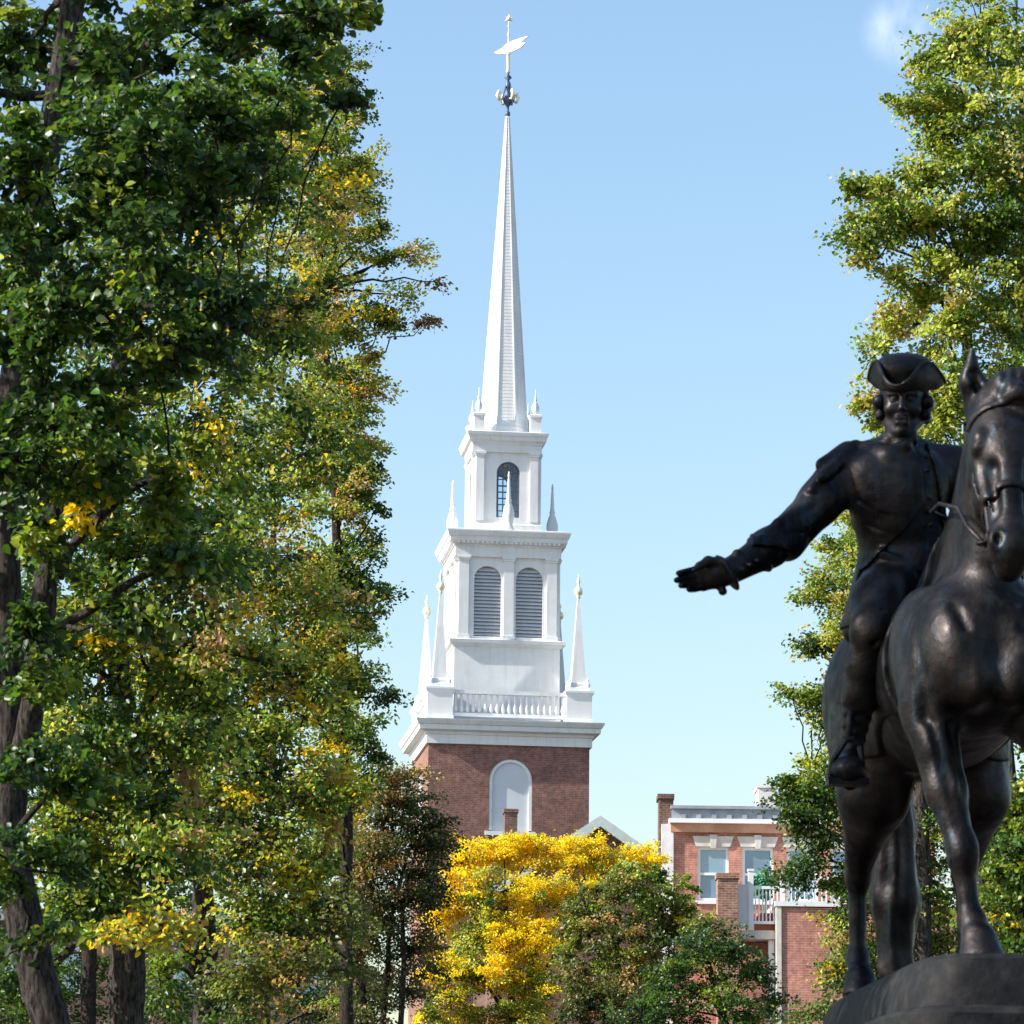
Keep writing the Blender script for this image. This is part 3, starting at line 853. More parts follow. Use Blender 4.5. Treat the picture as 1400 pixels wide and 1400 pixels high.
# ------------------------------------------------------------------ sculpting: distance fields meshed by surface nets
class Sculpt:
    """points are (forward, right-of-horse, up) in metres; meshed in local x = -right, y = -forward"""
    def __init__(s, lo, hi, h):
        s.h = h
        a0, s0, z0 = lo; a1, s1, z1 = hi
        s.o = np.array([-s1, -a1, z0], np.float32)
        s.n = [int(math.ceil(d / h)) + 1 for d in (s1 - s0, a1 - a0, z1 - z0)]
        s.f = np.full(s.n, 0.25, np.float32)
        s.ax = [s.o[i] + h * np.arange(s.n[i], dtype=np.float32) for i in range(3)]

    def _sub(s, lo, hi):
        sl = []
        for i in range(3):
            a = int(max(0, math.floor((lo[i] - s.o[i]) / s.h))); b = int(min(s.n[i], math.ceil((hi[i] - s.o[i]) / s.h) + 1))
            if b <= a: return None
            sl.append(slice(a, b))
        X, Y, Z = np.meshgrid(s.ax[0][sl[0]], s.ax[1][sl[1]], s.ax[2][sl[2]], indexing='ij', sparse=True)
        return tuple(sl), X, Y, Z

    def _put(s, sl, d, k, op):
        f = s.f[sl]
        if op == 'u':
            if k > 0:
                hh = np.maximum(k - np.abs(f - d), 0) / k
                s.f[sl] = np.minimum(f, d) - hh * hh * k * 0.25
            else: s.f[sl] = np.minimum(f, d)
        elif op == 's':
            d = -d
            if k > 0:
                hh = np.maximum(k - np.abs(f - d), 0) / k
                s.f[sl] = np.maximum(f, d) + hh * hh * k * 0.25
            else: s.f[sl] = np.maximum(f, d)

    def cone(s, p, q, r1, r2, k=0.04, op='u', squash=1.0):
        p = np.array([-p[1], -p[0], p[2]]); q = np.array([-q[1], -q[0], q[2]])
        m = max(r1, r2) + k + 0.06
        g = s._sub(np.minimum(p, q) - m, np.maximum(p, q) + m)
        if g is None: return s
        sl, X, Y, Z = g
        d = q - p
        px, py, pz = X - p[0], Y - p[1], Z - p[2]
        t = np.clip((px * d[0] + py * d[1] + pz * d[2]) / max((d * d).sum(), 1e-9), 0, 1)
        e = np.sqrt(((px - t * d[0]) * squash) ** 2 + (py - t * d[1]) ** 2 + (pz - t * d[2]) ** 2) - (r1 + (r2 - r1) * t)
        s._put(sl, (e / max(squash, 1)).astype(np.float32), k, op)
        return s

    def chain(s, pts, rads, k=0.04, op='u', squash=1.0):
        for i in range(len(pts) - 1): s.cone(pts[i], pts[i + 1], rads[i], rads[i + 1], k, op, squash)
        return s

    def ell(s, c, r, k=0.04, op='u', rot=None):
        """r = (forward, right, up); rot = (axis 'x'(right) 'y'(forward) 'z', degrees) list"""
        c = np.array([-c[1], -c[0], c[2]]); rr = np.array([r[1], r[0], r[2]], float)
        m = (max(rr) if rot else rr) + k + 0.06
        g = s._sub(c - m, c + m)
        if g is None: return s
        sl, X, Y, Z = g
        px, py, pz = X - c[0], Y - c[1], Z - c[2]
        if rot:
            mt = np.eye(3)
            for axn, deg in rot:
                i, j = {'x': (1, 2), 'y': (2, 0), 'z': (0, 1)}[axn]
                a = math.radians(deg); mm = np.eye(3)
                mm[i, i] = mm[j, j] = math.cos(a); mm[i, j] = -math.sin(a); mm[j, i] = math.sin(a)
                mt = mm @ mt
            it = mt.T
            px, py, pz = (it[0, 0] * px + it[0, 1] * py + it[0, 2] * pz, it[1, 0] * px + it[1, 1] * py + it[1, 2] * pz, it[2, 0] * px + it[2, 1] * py + it[2, 2] * pz)
        k0 = np.sqrt((px / rr[0]) ** 2 + (py / rr[1]) ** 2 + (pz / rr[2]) ** 2)
        k1 = np.sqrt((px / rr[0] ** 2) ** 2 + (py / rr[1] ** 2) ** 2 + (pz / rr[2] ** 2) ** 2)
        d = k0 * (k0 - 1) / np.maximum(k1, 1e-6)
        s._put(sl, d.astype(np.float32), k, op)
        return s

    def wrinkle(s, p, q, rad, wave, amp, direction):
        """shallow folds near a segment: adds amp*sin along direction, fading with distance"""
        p = np.array([-p[1], -p[0], p[2]]); q = np.array([-q[1], -q[0], q[2]]); dr = np.array([-direction[1], -direction[0], direction[2]], float)
        dr /= np.linalg.norm(dr)
        g = s._sub(np.minimum(p, q) - rad, np.maximum(p, q) + rad)
        if g is None: return s
        sl, X, Y, Z = g
        d = q - p
        px, py, pz = X - p[0], Y - p[1], Z - p[2]
        t = np.clip((px * d[0] + py * d[1] + pz * d[2]) / max((d * d).sum(), 1e-9), 0, 1)
        e = np.sqrt((px - t * d[0]) ** 2 + (py - t * d[1]) ** 2 + (pz - t * d[2]) ** 2)
        w = np.clip(1 - e / rad, 0, 1)
        ph = (X * dr[0] + Y * dr[1] + Z * dr[2]) / wave * 2 * math.pi + 1.3 * np.sin(X * 17 + Z * 11) + np.sin(Y * 23 + X * 9)
        s.f[sl] += (amp * np.sin(ph) * np.sqrt(w)).astype(np.float32)
        return s

    def copy(s):
        c = Sculpt.__new__(Sculpt); c.__dict__.update(s.__dict__); c.f = s.f.copy(); return c

    def grid(s):
        return np.meshgrid(*s.ax, indexing='ij', sparse=True)

    def mesh(s, name, mat, parent):
        f = s.f.copy()
        f[0], f[-1] = 1, 1; f[:, 0], f[:, -1] = 1, 1; f[:, :, 0], f[:, :, -1] = 1, 1
        nx, ny, nz_ = f.shape
        ins = f < 0
        cnt = np.zeros((nx - 1, ny - 1, nz_ - 1), np.int8)
        for i in (0, 1):
            for j in (0, 1):
                for k in (0, 1):
                    cnt += ins[i:nx - 1 + i, j:ny - 1 + j, k:nz_ - 1 + k]
        I, J, K = np.nonzero((cnt > 0) & (cnt < 8))
        vid = np.full(cnt.shape, -1, np.int32); vid[I, J, K] = np.arange(len(I))
        acc = np.zeros((len(I), 3)); num = np.zeros(len(I))
        corners = [(0, 0, 0), (1, 0, 0), (0, 1, 0), (1, 1, 0), (0, 0, 1), (1, 0, 1), (0, 1, 1), (1, 1, 1)]
        for a in range(8):
            for b in range(a + 1, 8):
                ca, cb = corners[a], corners[b]
                if sum(abs(x - y) for x, y in zip(ca, cb)) != 1: continue
                fa = f[I + ca[0], J + ca[1], K + ca[2]]; fb = f[I + cb[0], J + cb[1], K + cb[2]]
                m = (fa < 0) != (fb < 0)
                t = np.where(m, fa / np.where(m, fa - fb, 1), 0)
                for ax_ in range(3):
                    acc[:, ax_] += np.where(m, ca[ax_] + t * (cb[ax_] - ca[ax_]), 0)
                num += m
        co = acc / num[:, None] + np.stack([I, J, K], 1)
        co = co * s.h + s.o
        faces = []
        for ax_ in range(3):
            sa = [slice(1, n - 1) for n in f.shape]
            sa[ax_] = slice(0, f.shape[ax_] - 1); sb = list(sa); sb[ax_] = slice(1, f.shape[ax_])
            a = ins[tuple(sa)]; b = ins[tuple(sb)]
            E = np.nonzero(a != b)
            inside = a[E]
            idx = [E[0] + (0 if ax_ == 0 else 1), E[1] + (0 if ax_ == 1 else 1), E[2] + (0 if ax_ == 2 else 1)]
            u, w = [(1, 2), (2, 0), (0, 1)][ax_]
            def vv(du, dw):
                q_ = [x.copy() for x in idx]; q_[u] -= du; q_[w] -= dw
                return vid[q_[0], q_[1], q_[2]]
            quad = np.stack([vv(1, 1), vv(0, 1), vv(0, 0), vv(1, 0)], 1)
            quad[~inside] = quad[~inside][:, ::-1]
            faces.append(quad)
        F_ = np.concatenate(faces)
        # one light smoothing pass
        sm = np.zeros_like(co); nn = np.zeros(len(co))
        for c in range(4):
            np.add.at(sm, F_[:, c], co[F_[:, (c + 1) % 4]]); np.add.at(nn, F_[:, c], 1)
        co = 0.6 * co + 0.4 * sm / np.maximum(nn, 1)[:, None]
        me = bpy.data.meshes.new(name)
        me.vertices.add(len(co)); me.vertices.foreach_set('co', co.astype(np.float32).ravel())
        me.loops.add(F_.size); me.loops.foreach_set('vertex_index', F_.astype(np.int32).ravel())
        me.polygons.add(len(F_)); me.polygons.foreach_set('loop_start', np.arange(0, F_.size, 4, dtype=np.int32))
        me.polygons.foreach_set('use_smooth', np.ones(len(F_), bool))
        me.update(calc_edges=True); me.validate()
        me.materials.append(mat)
        o = bpy.data.objects.new(name, me); COL.objects.link(o); o.parent = parent
        return o


# ------------------------------------------------------------------ equestrian statue
SX, SY, SZ = 1.971, 15.8, 2.882
statue = empty('equestrian_statue', (SX, SY, SZ), R(3))
tag(statue, 'dark bronze rider in a cocked hat on horseback, right arm held out', 'statue')

H = Sculpt((-1.75, -0.62, -0.03), (1.85, 0.62, 2.68), 0.0105)
# trunk
H.ell((0.05, 0, 1.35), (1.0, 0.36, 0.40), 0)
H.ell((0.88, 0, 1.34), (0.42, 0.32, 0.36), 0.1)
for s in (1, -1):
    H.ell((0.98, 0.165 * s, 1.30), (0.34, 0.155, 0.27), 0.09)       # breast muscles
    H.ell((0.74, 0.225 * s, 1.38), (0.26, 0.13, 0.26), 0.08)          # shoulders
    H.ell((-0.78, 0.17 * s, 1.38), (0.46, 0.265, 0.40), 0.1)        # rump
    H.ell((-0.62, 0.21 * s, 1.1), (0.32, 0.18, 0.36), 0.08)
H.ell((0.45, 0, 1.66), (0.35, 0.13, 0.20), 0.08)                      # withers
# breast groove and folds between the forelegs
H.cone((1.34, 0, 1.55), (1.32, 0, 1.05), 0.022, 0.03, 0.09, 's')
for s in (1, -1):
    H.ell((1.22, 0.08 * s, 1.16), (0.1, 0.065, 0.1), 0.09)
# neck
H.cone((0.68, 0.0, 1.6), (1.08, -0.035, 2.28), 0.28, 0.18, 0.06, squash=1.8)
H.cone((0.97, 0.0, 1.5), (1.2, -0.065, 2.08), 0.17, 0.115, 0.07, squash=1.25)
H.cone((0.35, 0, 1.75), (0.98, -0.08, 2.36), 0.12, 0.08, 0.06)
# head: poll to muzzle
PO, MU = (1.17, -0.075, 2.34), (1.55, -0.015, 1.665)
def hp(t, out=0.0, side=0.0):
    """along the face line, out = away from the throat, side = the horse's right"""
    a = PO[0] + (MU[0] - PO[0]) * t + out * 0.87; z = PO[2] + (MU[2] - PO[2]) * t + out * 0.48
    return (a, PO[1] + (MU[1] - PO[1]) * t + side, z)
H.cone(hp(0.0), hp(0.32, 0.0), 0.138, 0.14, 0.08)
H.cone(hp(0.25, 0.03), hp(0.97, 0.02), 0.115, 0.076, 0.06)
H.cone(hp(0.2, -0.12), hp(0.45, -0.13), 0.14, 0.12, 0.08, squash=1.15)
H.cone(hp(0.45, -0.1), hp(0.98, -0.06), 0.10, 0.06, 0.06)
H.ell(hp(1.0, -0.01), (0.105, 0.09, 0.1), 0.05)
for s in (1, -1):
    H.ell(hp(0.30, 0.06, 0.125 * s), (0.055, 0.035, 0.06), 0.03)                      # brow
    H.ell(hp(0.345, 0.055, 0.135 * s), (0.033, 0.025, 0.03), 0.012)                   # eyeball
    H.cone(hp(0.40, 0.0, 0.12 * s), hp(0.62, 0.0, 0.105 * s), 0.02, 0.015, 0.04)       # facial crest
    H.cone(hp(0.5, 0.07, 0.075 * s), hp(0.8, 0.05, 0.07 * s), 0.025, 0.025, 0.05, 's')
    H.ell(hp(0.42, -0.12, 0.11 * s), (0.11, 0.035, 0.12), 0.05)                        # jowl
    H.ell(hp(1.0, 0.06, 0.072 * s), (0.035, 0.03, 0.042), 0.03)                        # nostril rim
    H.ell(hp(1.02, 0.088, 0.066 * s), (0.028, 0.016, 0.03), 0.015, 's')
    # ears
    e0, e1, e2 = hp(-0.06, -0.02, 0.085 * s), hp(-0.24, 0.0, 0.10 * s), hp(-0.42, 0.03, 0.092 * s)
    e0 = (e0[0] - 0.02, e0[1], e0[2]); e0 = (e0[0], e0[1] + 0.03 * s, e0[2] - 0.01); e1 = (1.15, e1[1] + .05 * s, 2.48); e2 = (1.20, e2[1] + 0.075 * s, 2.61)
    H.cone(e0, e1, 0.05, 0.056, 0.03); H.cone(e1, e2, 0.055, 0.012, 0.02)
    H.cone((e0[0] + 0.07, e0[1], e0[2] + 0.06), (e1[0] + 0.055, e1[1], e1[2] + 0.02), 0.012, 0.022, 0.02, 's')
H.cone(hp(0.99, 0.02, 0.11), hp(0.99, 0.02, -0.11), 0.0, 0.0, 0.0)
H.cone(hp(1.06, -0.05, 0.09), hp(1.06, -0.05, -0.09), 0.012, 0.012, 0.02, 's')          # mouth line
H.ell(hp(1.09, -0.06), (0.06, 0.055, 0.045), 0.03)                                      # lower lip
# forelock tossed over to the horse's left, and the mane on the same side
H.ell((1.24, -0.115, 2.44), (0.07, 0.105, 0.085), 0.02)
H.chain([(1.26, -0.05, 2.44), (1.33, -0.10, 2.38), (1.35, -0.13, 2.30)], [0.05, 0.055, 0.02], 0.025)
H.chain([(1.24, -0.16, 2.46), (1.31, -0.19, 2.38), (1.32, -0.2, 2.3)], [0.05, 0.05, 0.02], 0.02)
H.wrinkle((1.28, -0.06, 2.46), (1.3, -0.18, 2.38), 0.12, 0.05, 0.006, (0, 0.9, 0.4))
for i in range(9):
    t = i / 8
    c0 = (0.98 - 0.62 * t, -0.075 + 0.07 * t, 2.44 - 0.62 * t)
    H.chain([c0, (c0[0] + 0.03, c0[1] - 0.17, c0[2] - 0.1), (c0[0] + 0.06, c0[1] - 0.21, c0[2] - 0.33)], [0.055, 0.05, 0.015], 0.025)
# right foreleg (planted), left foreleg (lifted and folded)
H.ell((0.93, 0.24, 1.14), (0.19, 0.11, 0.24), 0.08)
H.chain([(0.99, 0.24, 1.08), (1.08, 0.185, 0.72), (1.13, 0.14, 0.5)], [0.118, 0.082, 0.06], 0.05)
H.ell((1.15, 0.13, 0.45), (0.078, 0.068, 0.095), 0.04)
H.chain([(1.14, 0.125, 0.4), (1.16, 0.105, 0.2)], [0.048, 0.043], 0.04)
H.cone((1.105, 0.12, 0.4), (1.12, 0.1, 0.2), 0.032, 0.03, 0.02)
H.ell((1.15, 0.098, 0.165), (0.072, 0.062, 0.06), 0.03)
H.cone((1.17, 0.092, 0.14), (1.22, 0.08, 0.075), 0.055, 0.07, 0.03)
H.cone((1.22, 0.08, 0.085), (1.25, 0.075, 0.0), 0.072, 0.10, 0.02)
H.chain([(1.0, 0.2, 1.2), (1.1, 0.235, 0.9)], [0.05, 0.03], 0.06)
H.ell((0.93, -0.245, 1.14), (0.2, 0.125, 0.26), 0.08)
H.chain([(1.0, -0.25, 1.1), (1.3, -0.27, 1.02), (1.46, -0.27, 1.0)], [0.135, 0.095, 0.075], 0.05)
H.ell((1.49, -0.27, 0.97), (0.09, 0.075, 0.09), 0.04)
H.chain([(1.45, -0.27, 0.9), (1.3, -0.26, 0.66)], [0.056, 0.048], 0.04)
H.ell((1.27, -0.26, 0.62), (0.065, 0.058, 0.07), 0.03)
H.chain([(1.25, -0.26, 0.6), (1.12, -0.26, 0.56), (1.04, -0.26, 0.5)], [0.05, 0.065, 0.09], 0.03)
# hind legs
for s in (1, -1):
    f_ = 0.0 if s > 0 else 0.12
    H.chain([(-0.72 + f_, 0.2 * s, 1.15), (-0.6 + f_, 0.235 * s, 0.9), (-0.9 + f_, 0.245 * s, 0.66)], [0.21, 0.145, 0.076], 0.07)
    H.cone((-0.98 + f_, 0.23 * s, 0.98), (-1.06 + f_, 0.245 * s, 0.63), 0.05, 0.03, 0.06)
    H.ell((-0.98 + f_, 0.245 * s, 0.6), (0.085, 0.066, 0.1), 0.04)
    H.chain([(-0.99 + f_, 0.247 * s, 0.56), (-0.98 + f_, 0.25 * s, 0.22)], [0.046, 0.04], 0.04)
    H.cone((-1.02 + f_, 0.247 * s, 0.56), (-1.01 + f_, 0.25 * s, 0.22), 0.035, 0.03, 0.02)
    H.ell((-0.98 + f_, 0.25 * s, 0.18), (0.066, 0.06, 0.06), 0.03)
    H.cone((-0.96 + f_, 0.25 * s, 0.15), (-0.9 + f_, 0.25 * s, 0.08), 0.05, 0.065, 0.03)
    H.cone((-0.9 + f_, 0.25 * s, 0.08), (-0.87 + f_, 0.252 * s, 0.0), 0.07, 0.095, 0.02)
for s in (1, -1):
    H.chain([(1.12, 0.33 * s, 1.42), (1.16, 0.30 * s, 1.2), (1.1, 0.27 * s, 1.02)], [0.014, 0.018, 0.012], 0.05, 's')       # breast / shoulder
    H.chain([(0.66, 0.34 * s, 1.62), (0.62, 0.385 * s, 1.35), (0.72, 0.36 * s, 1.1)], [0.014, 0.018, 0.014], 0.05, 's')     # behind the shoulder
    H.chain([(1.22, 0.2 * s, 1.56), (1.3, 0.13 * s, 1.38)], [0.012, 0.014], 0.04, 's')
    H.chain([(1.24, 0.14 * s - 0.05, 1.98), (1.15, 0.16 * s - 0.03, 1.75), (1.2, 0.13 * s, 1.6)], [0.012, 0.016, 0.012], 0.05, 's')  # jugular groove
    H.chain([(0.95, 0.16 * s - 0.05, 2.12), (0.82, 0.2 * s, 1.86), (0.7, 0.25 * s, 1.68)], [0.012, 0.014, 0.01], 0.05, 's')
    H.chain([(-0.45, 0.37 * s, 1.5), (-0.42, 0.37 * s, 1.2), (-0.5, 0.3 * s, 0.98)], [0.014, 0.018, 0.014], 0.06, 's')       # flank
    H.chain([hp(0.4, 0.03, 0.11 * s), hp(0.58, 0.02, 0.095 * s), hp(0.75, 0.03, 0.088 * s)], [0.007, 0.008, 0.006], 0.012)   # face vein
H.chain([(1.12, 0.25, 1.0), (1.18, 0.195, 0.75), (1.2, 0.165, 0.56)], [0.012, 0.012, 0.008], 0.03, 's')
H.chain([(1.1, 0.17, 1.0), (1.16, 0.12, 0.7)], [0.012, 0.01], 0.03, 's')
X_, Y_, Z_ = H.grid()
flat = np.broadcast_to(-(Z_ - 0.001), H.f.shape)
H.f = np.maximum(H.f, flat).astype(np.float32)
body = H.copy()                                          # body without tail for the fitted tack
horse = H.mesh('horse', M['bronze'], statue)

# tail
T = Sculpt((-1.75, -0.25, 0.0), (-1.0, 0.25, 1.75), 0.0125)
T.chain([(-1.15, 0.01, 1.6), (-1.3, 0.01, 1.52), (-1.39, 0.01, 1.25), (-1.4, 0.01, 0.85), (-1.39, 0.0, 0.5), (-1.34, 0.01, 0.16), (-1.3, 0.02, 0.05)], [0.07, 0.09, 0.10, 0.105, 0.115, 0.075, 0.02], 0.05)
Xg, Yg, Zg = T.grid()
T.f += (0.006 * np.sin(np.arctan2(Yg - 1.39, Xg + 0.01) * 7 + 5 * np.sin(Zg * 2.6) + 2 * np.sin(Zg * 7.0)) * (Zg < 1.5)).astype(np.float32)
T.mesh('tail', M['bronze'], horse)

# fitted tack: thin shells that follow the body
def shell(name, thick, keep, mat, parent):
    b = body.copy()
    b.f = np.maximum(b.f - thick, keep(*body.grid()).astype(np.float32))
    return b.mesh(name, mat, parent)
def cloth_keep(X, Y, Z):
    a = -Y; s = np.abs(X)
    d = np.maximum(np.abs(a - 0.02 + 0.10 * (Z - 1.4)) - 0.46, (1.10 + 0.05 * np.sin(a * 5)) - Z)
    return np.maximum(d, 0.015 - s + 0 * Z - 1)
shell('saddle_cloth', 0.024, cloth_keep, M['bronze_cloth'], horse)
def bridle_keep(X, Y, Z):
    a, s, z = -Y, -X, Z
    t = ((a - PO[0]) * (MU[0] - PO[0]) + (z - PO[2]) * (MU[2] - PO[2])) / ((MU[0] - PO[0]) ** 2 + (MU[2] - PO[2]) ** 2)
    o = (a - PO[0]) * 0.87 + (z - PO[2]) * 0.48
    side = np.abs(s - (PO[1] + (MU[1] - PO[1]) * t))
    L = 0.765
    nose = np.maximum(np.maximum(np.abs(t - 0.66) * L - 0.02, -o - 0.17), side - 0.13)
    brow = np.maximum(np.abs(t - 0.10) * L - 0.02, -o - 0.03)
    cheek = np.maximum(np.maximum(np.abs(o + 0.02) - 0.016, side - 0.15), np.maximum(t - 0.95, 0.02 - t) * L)
    cheek = np.maximum(cheek, 0.045 - side)
    d = np.minimum(np.minimum(nose, brow), cheek)
    return np.maximum(d, np.maximum(1.5 - z, 1.0 - a))
shell('bridle', 0.013, bridle_keep, M['bronze_cloth'], horse)
rn = MB()
def LP(a, s, z): return (-s, -a, z)
for s in (1, -1):
    p = hp(0.93, -0.03, 0.105 * s)
    rn.tube([LP(*p), LP(1.36, 0.13 * s, 1.80), LP(1.16, 0.15 * s - 0.02, 1.92), LP(0.96, 0.175 * s, 1.98), LP(0.7, 0.165 * s, 2.0), LP(0.42, 0.02, 2.02)], 0.010, 6)
    rn.lathe([(0.03, -0.008), (0.036, 0.0), (0.03, 0.008)], 10, LP(*p))
rn.build('reins', M['bronze_cloth'], horse, smooth=True)

# rider ------------------------------------------------------------
D = Sculpt((-0.55, -0.55, 0.78), (0.72, 1.36, 2.86), 0.006)
PEL, WA, CH, NK = (-0.06, 0.06, 1.88), (0.0, 0.175, 2.0), (0.03, 0.215, 2.24), (0.06, 0.185, 2.45)
D.ell(PEL, (0.2, 0.23, 0.17), 0)
D.cone((0.0, 0.13, 1.95), (0.02, 0.20, 2.12), 0.165, 0.175, 0.1)
D.ell((0.05, 0.21, 2.2), (0.155, 0.20, 0.23), 0.08)
D.ell((0.02, 0.2, 2.34), (0.13, 0.235, 0.1), 0.08)
for s, c in ((1, 0.31), (-1, 0.12)):
    D.ell((0.135, c, 2.26), (0.07, 0.11, 0.11), 0.1)                 # chest
D.cone((0.01, 0.2, 2.38), (0.04, 0.185, 2.50), 0.10, 0.075, 0.05)        # neck
D.cone((-0.0, 0.27, 2.40), (0.03, 0.43, 2.345), 0.07, 0.088, 0.06)        # right shoulder
D.cone((0.0, 0.10, 2.40), (0.0, -0.04, 2.34), 0.07, 0.09, 0.06)
D.cone((-0.02, 0.2, 2.44), (0.0, 0.36, 2.385), 0.07, 0.07, 0.06)
D.cone((-0.02, 0.17, 2.44), (0.0, 0.02, 2.385), 0.07, 0.07, 0.06)          # left shoulder
# coat skirts spreading over the saddle
D.cone((-0.05, 0.2, 1.95), (-0.16, 0.36, 1.62), 0.15, 0.075, 0.08)
D.cone((-0.05, -0.02, 1.95), (-0.16, -0.30, 1.62), 0.15, 0.075, 0.08)
D.cone((-0.22, 0.1, 1.95), (-0.42, 0.18, 1.72), 0.12, 0.06, 0.08)
D.cone((-0.22, -0.02, 1.95), (-0.42, -0.14, 1.72), 0.12, 0.06, 0.08)
# right arm held out
SH, EL, WR = (0.04, 0.43, 2.325), (0.14, 0.735, 1.975), (0.30, 1.02, 1.785)
mid = lambda p, q, t: tuple(a + (b - a) * t for a, b in zip(p, q))
D.chain([SH, mid(SH, EL, 0.45), EL], [0.086, 0.080, 0.076], 0.05)
D.chain([EL, mid(EL, WR, 0.3), mid(EL, WR, 0.95)], [0.078, 0.078, 0.05], 0.03)
D.chain([mid(EL, WR, 0.45), mid(EL, WR, 0.97)], [0.075, 0.06], 0.01)          # turned-back cuff
D.ell(mid(EL, WR, 1.0), (0.088, 0.02, 0.094), 0.006, rot=[('y', -34)])
D.ell((WR[0], WR[1] - 0.045, WR[2] + 0.085), (0.03, 0.024, 0.024), 0.01)
D.ell((WR[0], WR[1] + 0.02, WR[2] - 0.086), (0.03, 0.02, 0.018), 0.01)
D.ell(mid(EL, WR, 0.45), (0.078, 0.02, 0.09), 0.014, rot=[('y', -34)])
for t in (0.55, 0.68, 0.81):
    q_ = mid(EL, WR, t); D.ell((q_[0] + 0.083, q_[1] - 0.01, q_[2] - 0.03), (0.013, 0.014, 0.014), 0.004)
# shoulder, elbow and forearm folds
D.cone((0.06, 0.40, 2.44), (0.13, 0.56, 2.33), 0.03, 0.022, 0.03)
D.cone((0.10, 0.43, 2.40), (0.2, 0.57, 2.26), 0.02, 0.016, 0.02)
D.cone((0.16, 0.68, 2.09), (0.22, 0.77, 2.03), 0.028, 0.02, 0.03)
D.cone((0.2, 0.76, 1.99), (0.23, 0.84, 1.95), 0.026, 0.02, 0.02)
D.wrinkle(mid(SH, EL, 0.25), EL, 0.14, 0.13, 0.007, (0.9, 0.5, 0.45))
D.wrinkle(EL, mid(EL, WR, 0.3), 0.13, 0.1, 0.006, (0.6, 0.7, 0.3))
# hand: palm, four fingers, thumb
hd = Vector((0.04, 0.955, -0.29)).normalized()                       # towards the fingertips
hu = Vector((0.05, 0.28, 0.95)); hu = (hu - hd * hu.dot(hd)).normalized()
hn = hu.cross(hd)                                                     # out of the palm
if hn.x < 0: hn = -hn
W0 = Vector(WR)
def hq(l, u, n): return tuple(W0 + hd * (l * 1.06) + hu * (u * (1.2 if l < 0.1 else 1.03) + 0.008) + hn * (n * 1.15))
D.cone(hq(-0.02, 0, 0), hq(0.05, 0.0, 0), 0.05, 0.056, 0.02)
for u in (-0.036, -0.012, 0.014, 0.036):
    D.cone(hq(0.03, u * 0.7, 0), hq(0.115, u, 0.0), 0.03, 0.025, 0.025)
for u, l1, l2, l3, r, bend in ((0.042, 0.05, 0.037, 0.025, 0.0168, 0.35), (0.014, 0.058, 0.04, 0.028, 0.0172, 0.3), (-0.015, 0.054, 0.038, 0.026, 0.0166, 0.35), (-0.041, 0.042, 0.032, 0.022, 0.0152, 0.45)):
    b0 = (0.115, u, 0.0)
    b1 = (b0[0] + l1 * math.cos(bend * 0.5), u * 1.0, b0[2] + l1 * math.sin(bend * 0.5))
    b2 = (b1[0] + l2 * math.cos(bend * 1.6), u * 0.98, b1[2] + l2 * math.sin(bend * 1.6))
    b3 = (b2[0] + l3 * math.cos(bend * 2.4), u * 0.96, b2[2] + l3 * math.sin(bend * 2.4))
    D.chain([hq(*b0), hq(*b1), hq(*b2), hq(*b3)], [r, r * 0.97, r * 0.9, r * 0.78], 0.002)
D.chain([hq(0.02, 0.03, 0.02), hq(0.075, 0.05, 0.045), hq(0.12, 0.045, 0.062), hq(0.148, 0.034, 0.066)], [0.03, 0.022, 0.0175, 0.013], 0.012)
# left arm bent to the reins
D.chain([(0.0, -0.06, 2.35), (-0.02, -0.26, 2.06), (0.36, -0.06, 1.99)], [0.108, 0.088, 0.066], 0.05)
D.ell((0.4, -0.03, 2.0), (0.06, 0.05, 0.06), 0.02)
for i in range(4):
    D.chain([(0.40, -0.07, 2.04 - 0.028 * i), (0.455, -0.04, 2.04 - 0.028 * i), (0.455, 0.0, 2.035 - 0.028 * i), (0.42, 0.012, 2.03 - 0.028 * i)], [0.018, 0.018, 0.017, 0.014], 0.004)
D.chain([(0.37, -0.02, 2.045), (0.41, 0.015, 2.06), (0.45, 0.012, 2.055)], [0.022, 0.018, 0.014], 0.008)
# legs
for s in (1, -1):
    hipp = (-0.02, 0.08 + 0.12 * s, 1.83)
    KN = (0.36, 0.385 * s, 1.53); AN = (0.16, 0.445 * s, 1.02)
    if s < 0: hipp = (-0.02, -0.1, 1.83)
    D.chain([hipp, mid(hipp, KN, 0.5), KN], [0.165, 0.145, 0.088], 0.06)
    D.ell((KN[0] + 0.015, KN[1], KN[2] - 0.01), (0.07, 0.066, 0.085), 0.06)
    BT = mid(KN, AN, 0.3)
    D.chain([KN, BT, mid(KN, AN, 0.55), AN], [0.076, 0.082, 0.078, 0.05], 0.03)
    D.ell((AN[0] - 0.05, AN[1], AN[2] - 0.05), (0.06, 0.045, 0.06), 0.03)
    D.chain([(AN[0], AN[1], AN[2] - 0.05), (AN[0] + 0.12, AN[1] + 0.03 * s, AN[2] - 0.10), (AN[0] + 0.22, AN[1] + 0.05 * s, AN[2] - 0.12)], [0.055, 0.06, 0.055], 0.03)
    D.ell((AN[0] + 0.2, AN[1] + 0.045 * s, AN[2] - 0.125), (0.09, 0.082, 0.055), 0.03)
    D.cone((AN[0] - 0.06, AN[1], AN[2] - 0.1), (AN[0] - 0.06, AN[1], AN[2] - 0.14), 0.042, 0.04, 0.01)
    D.wrinkle(mid(KN, AN, 0.7), AN, 0.1, 0.05, 0.004, (0, 0.2, 1))
D.wrinkle((0.1, 0.2, 1.82), (0.3, 0.34, 1.6), 0.2, 0.13, 0.006, (0.2, 0.8, 0.5))
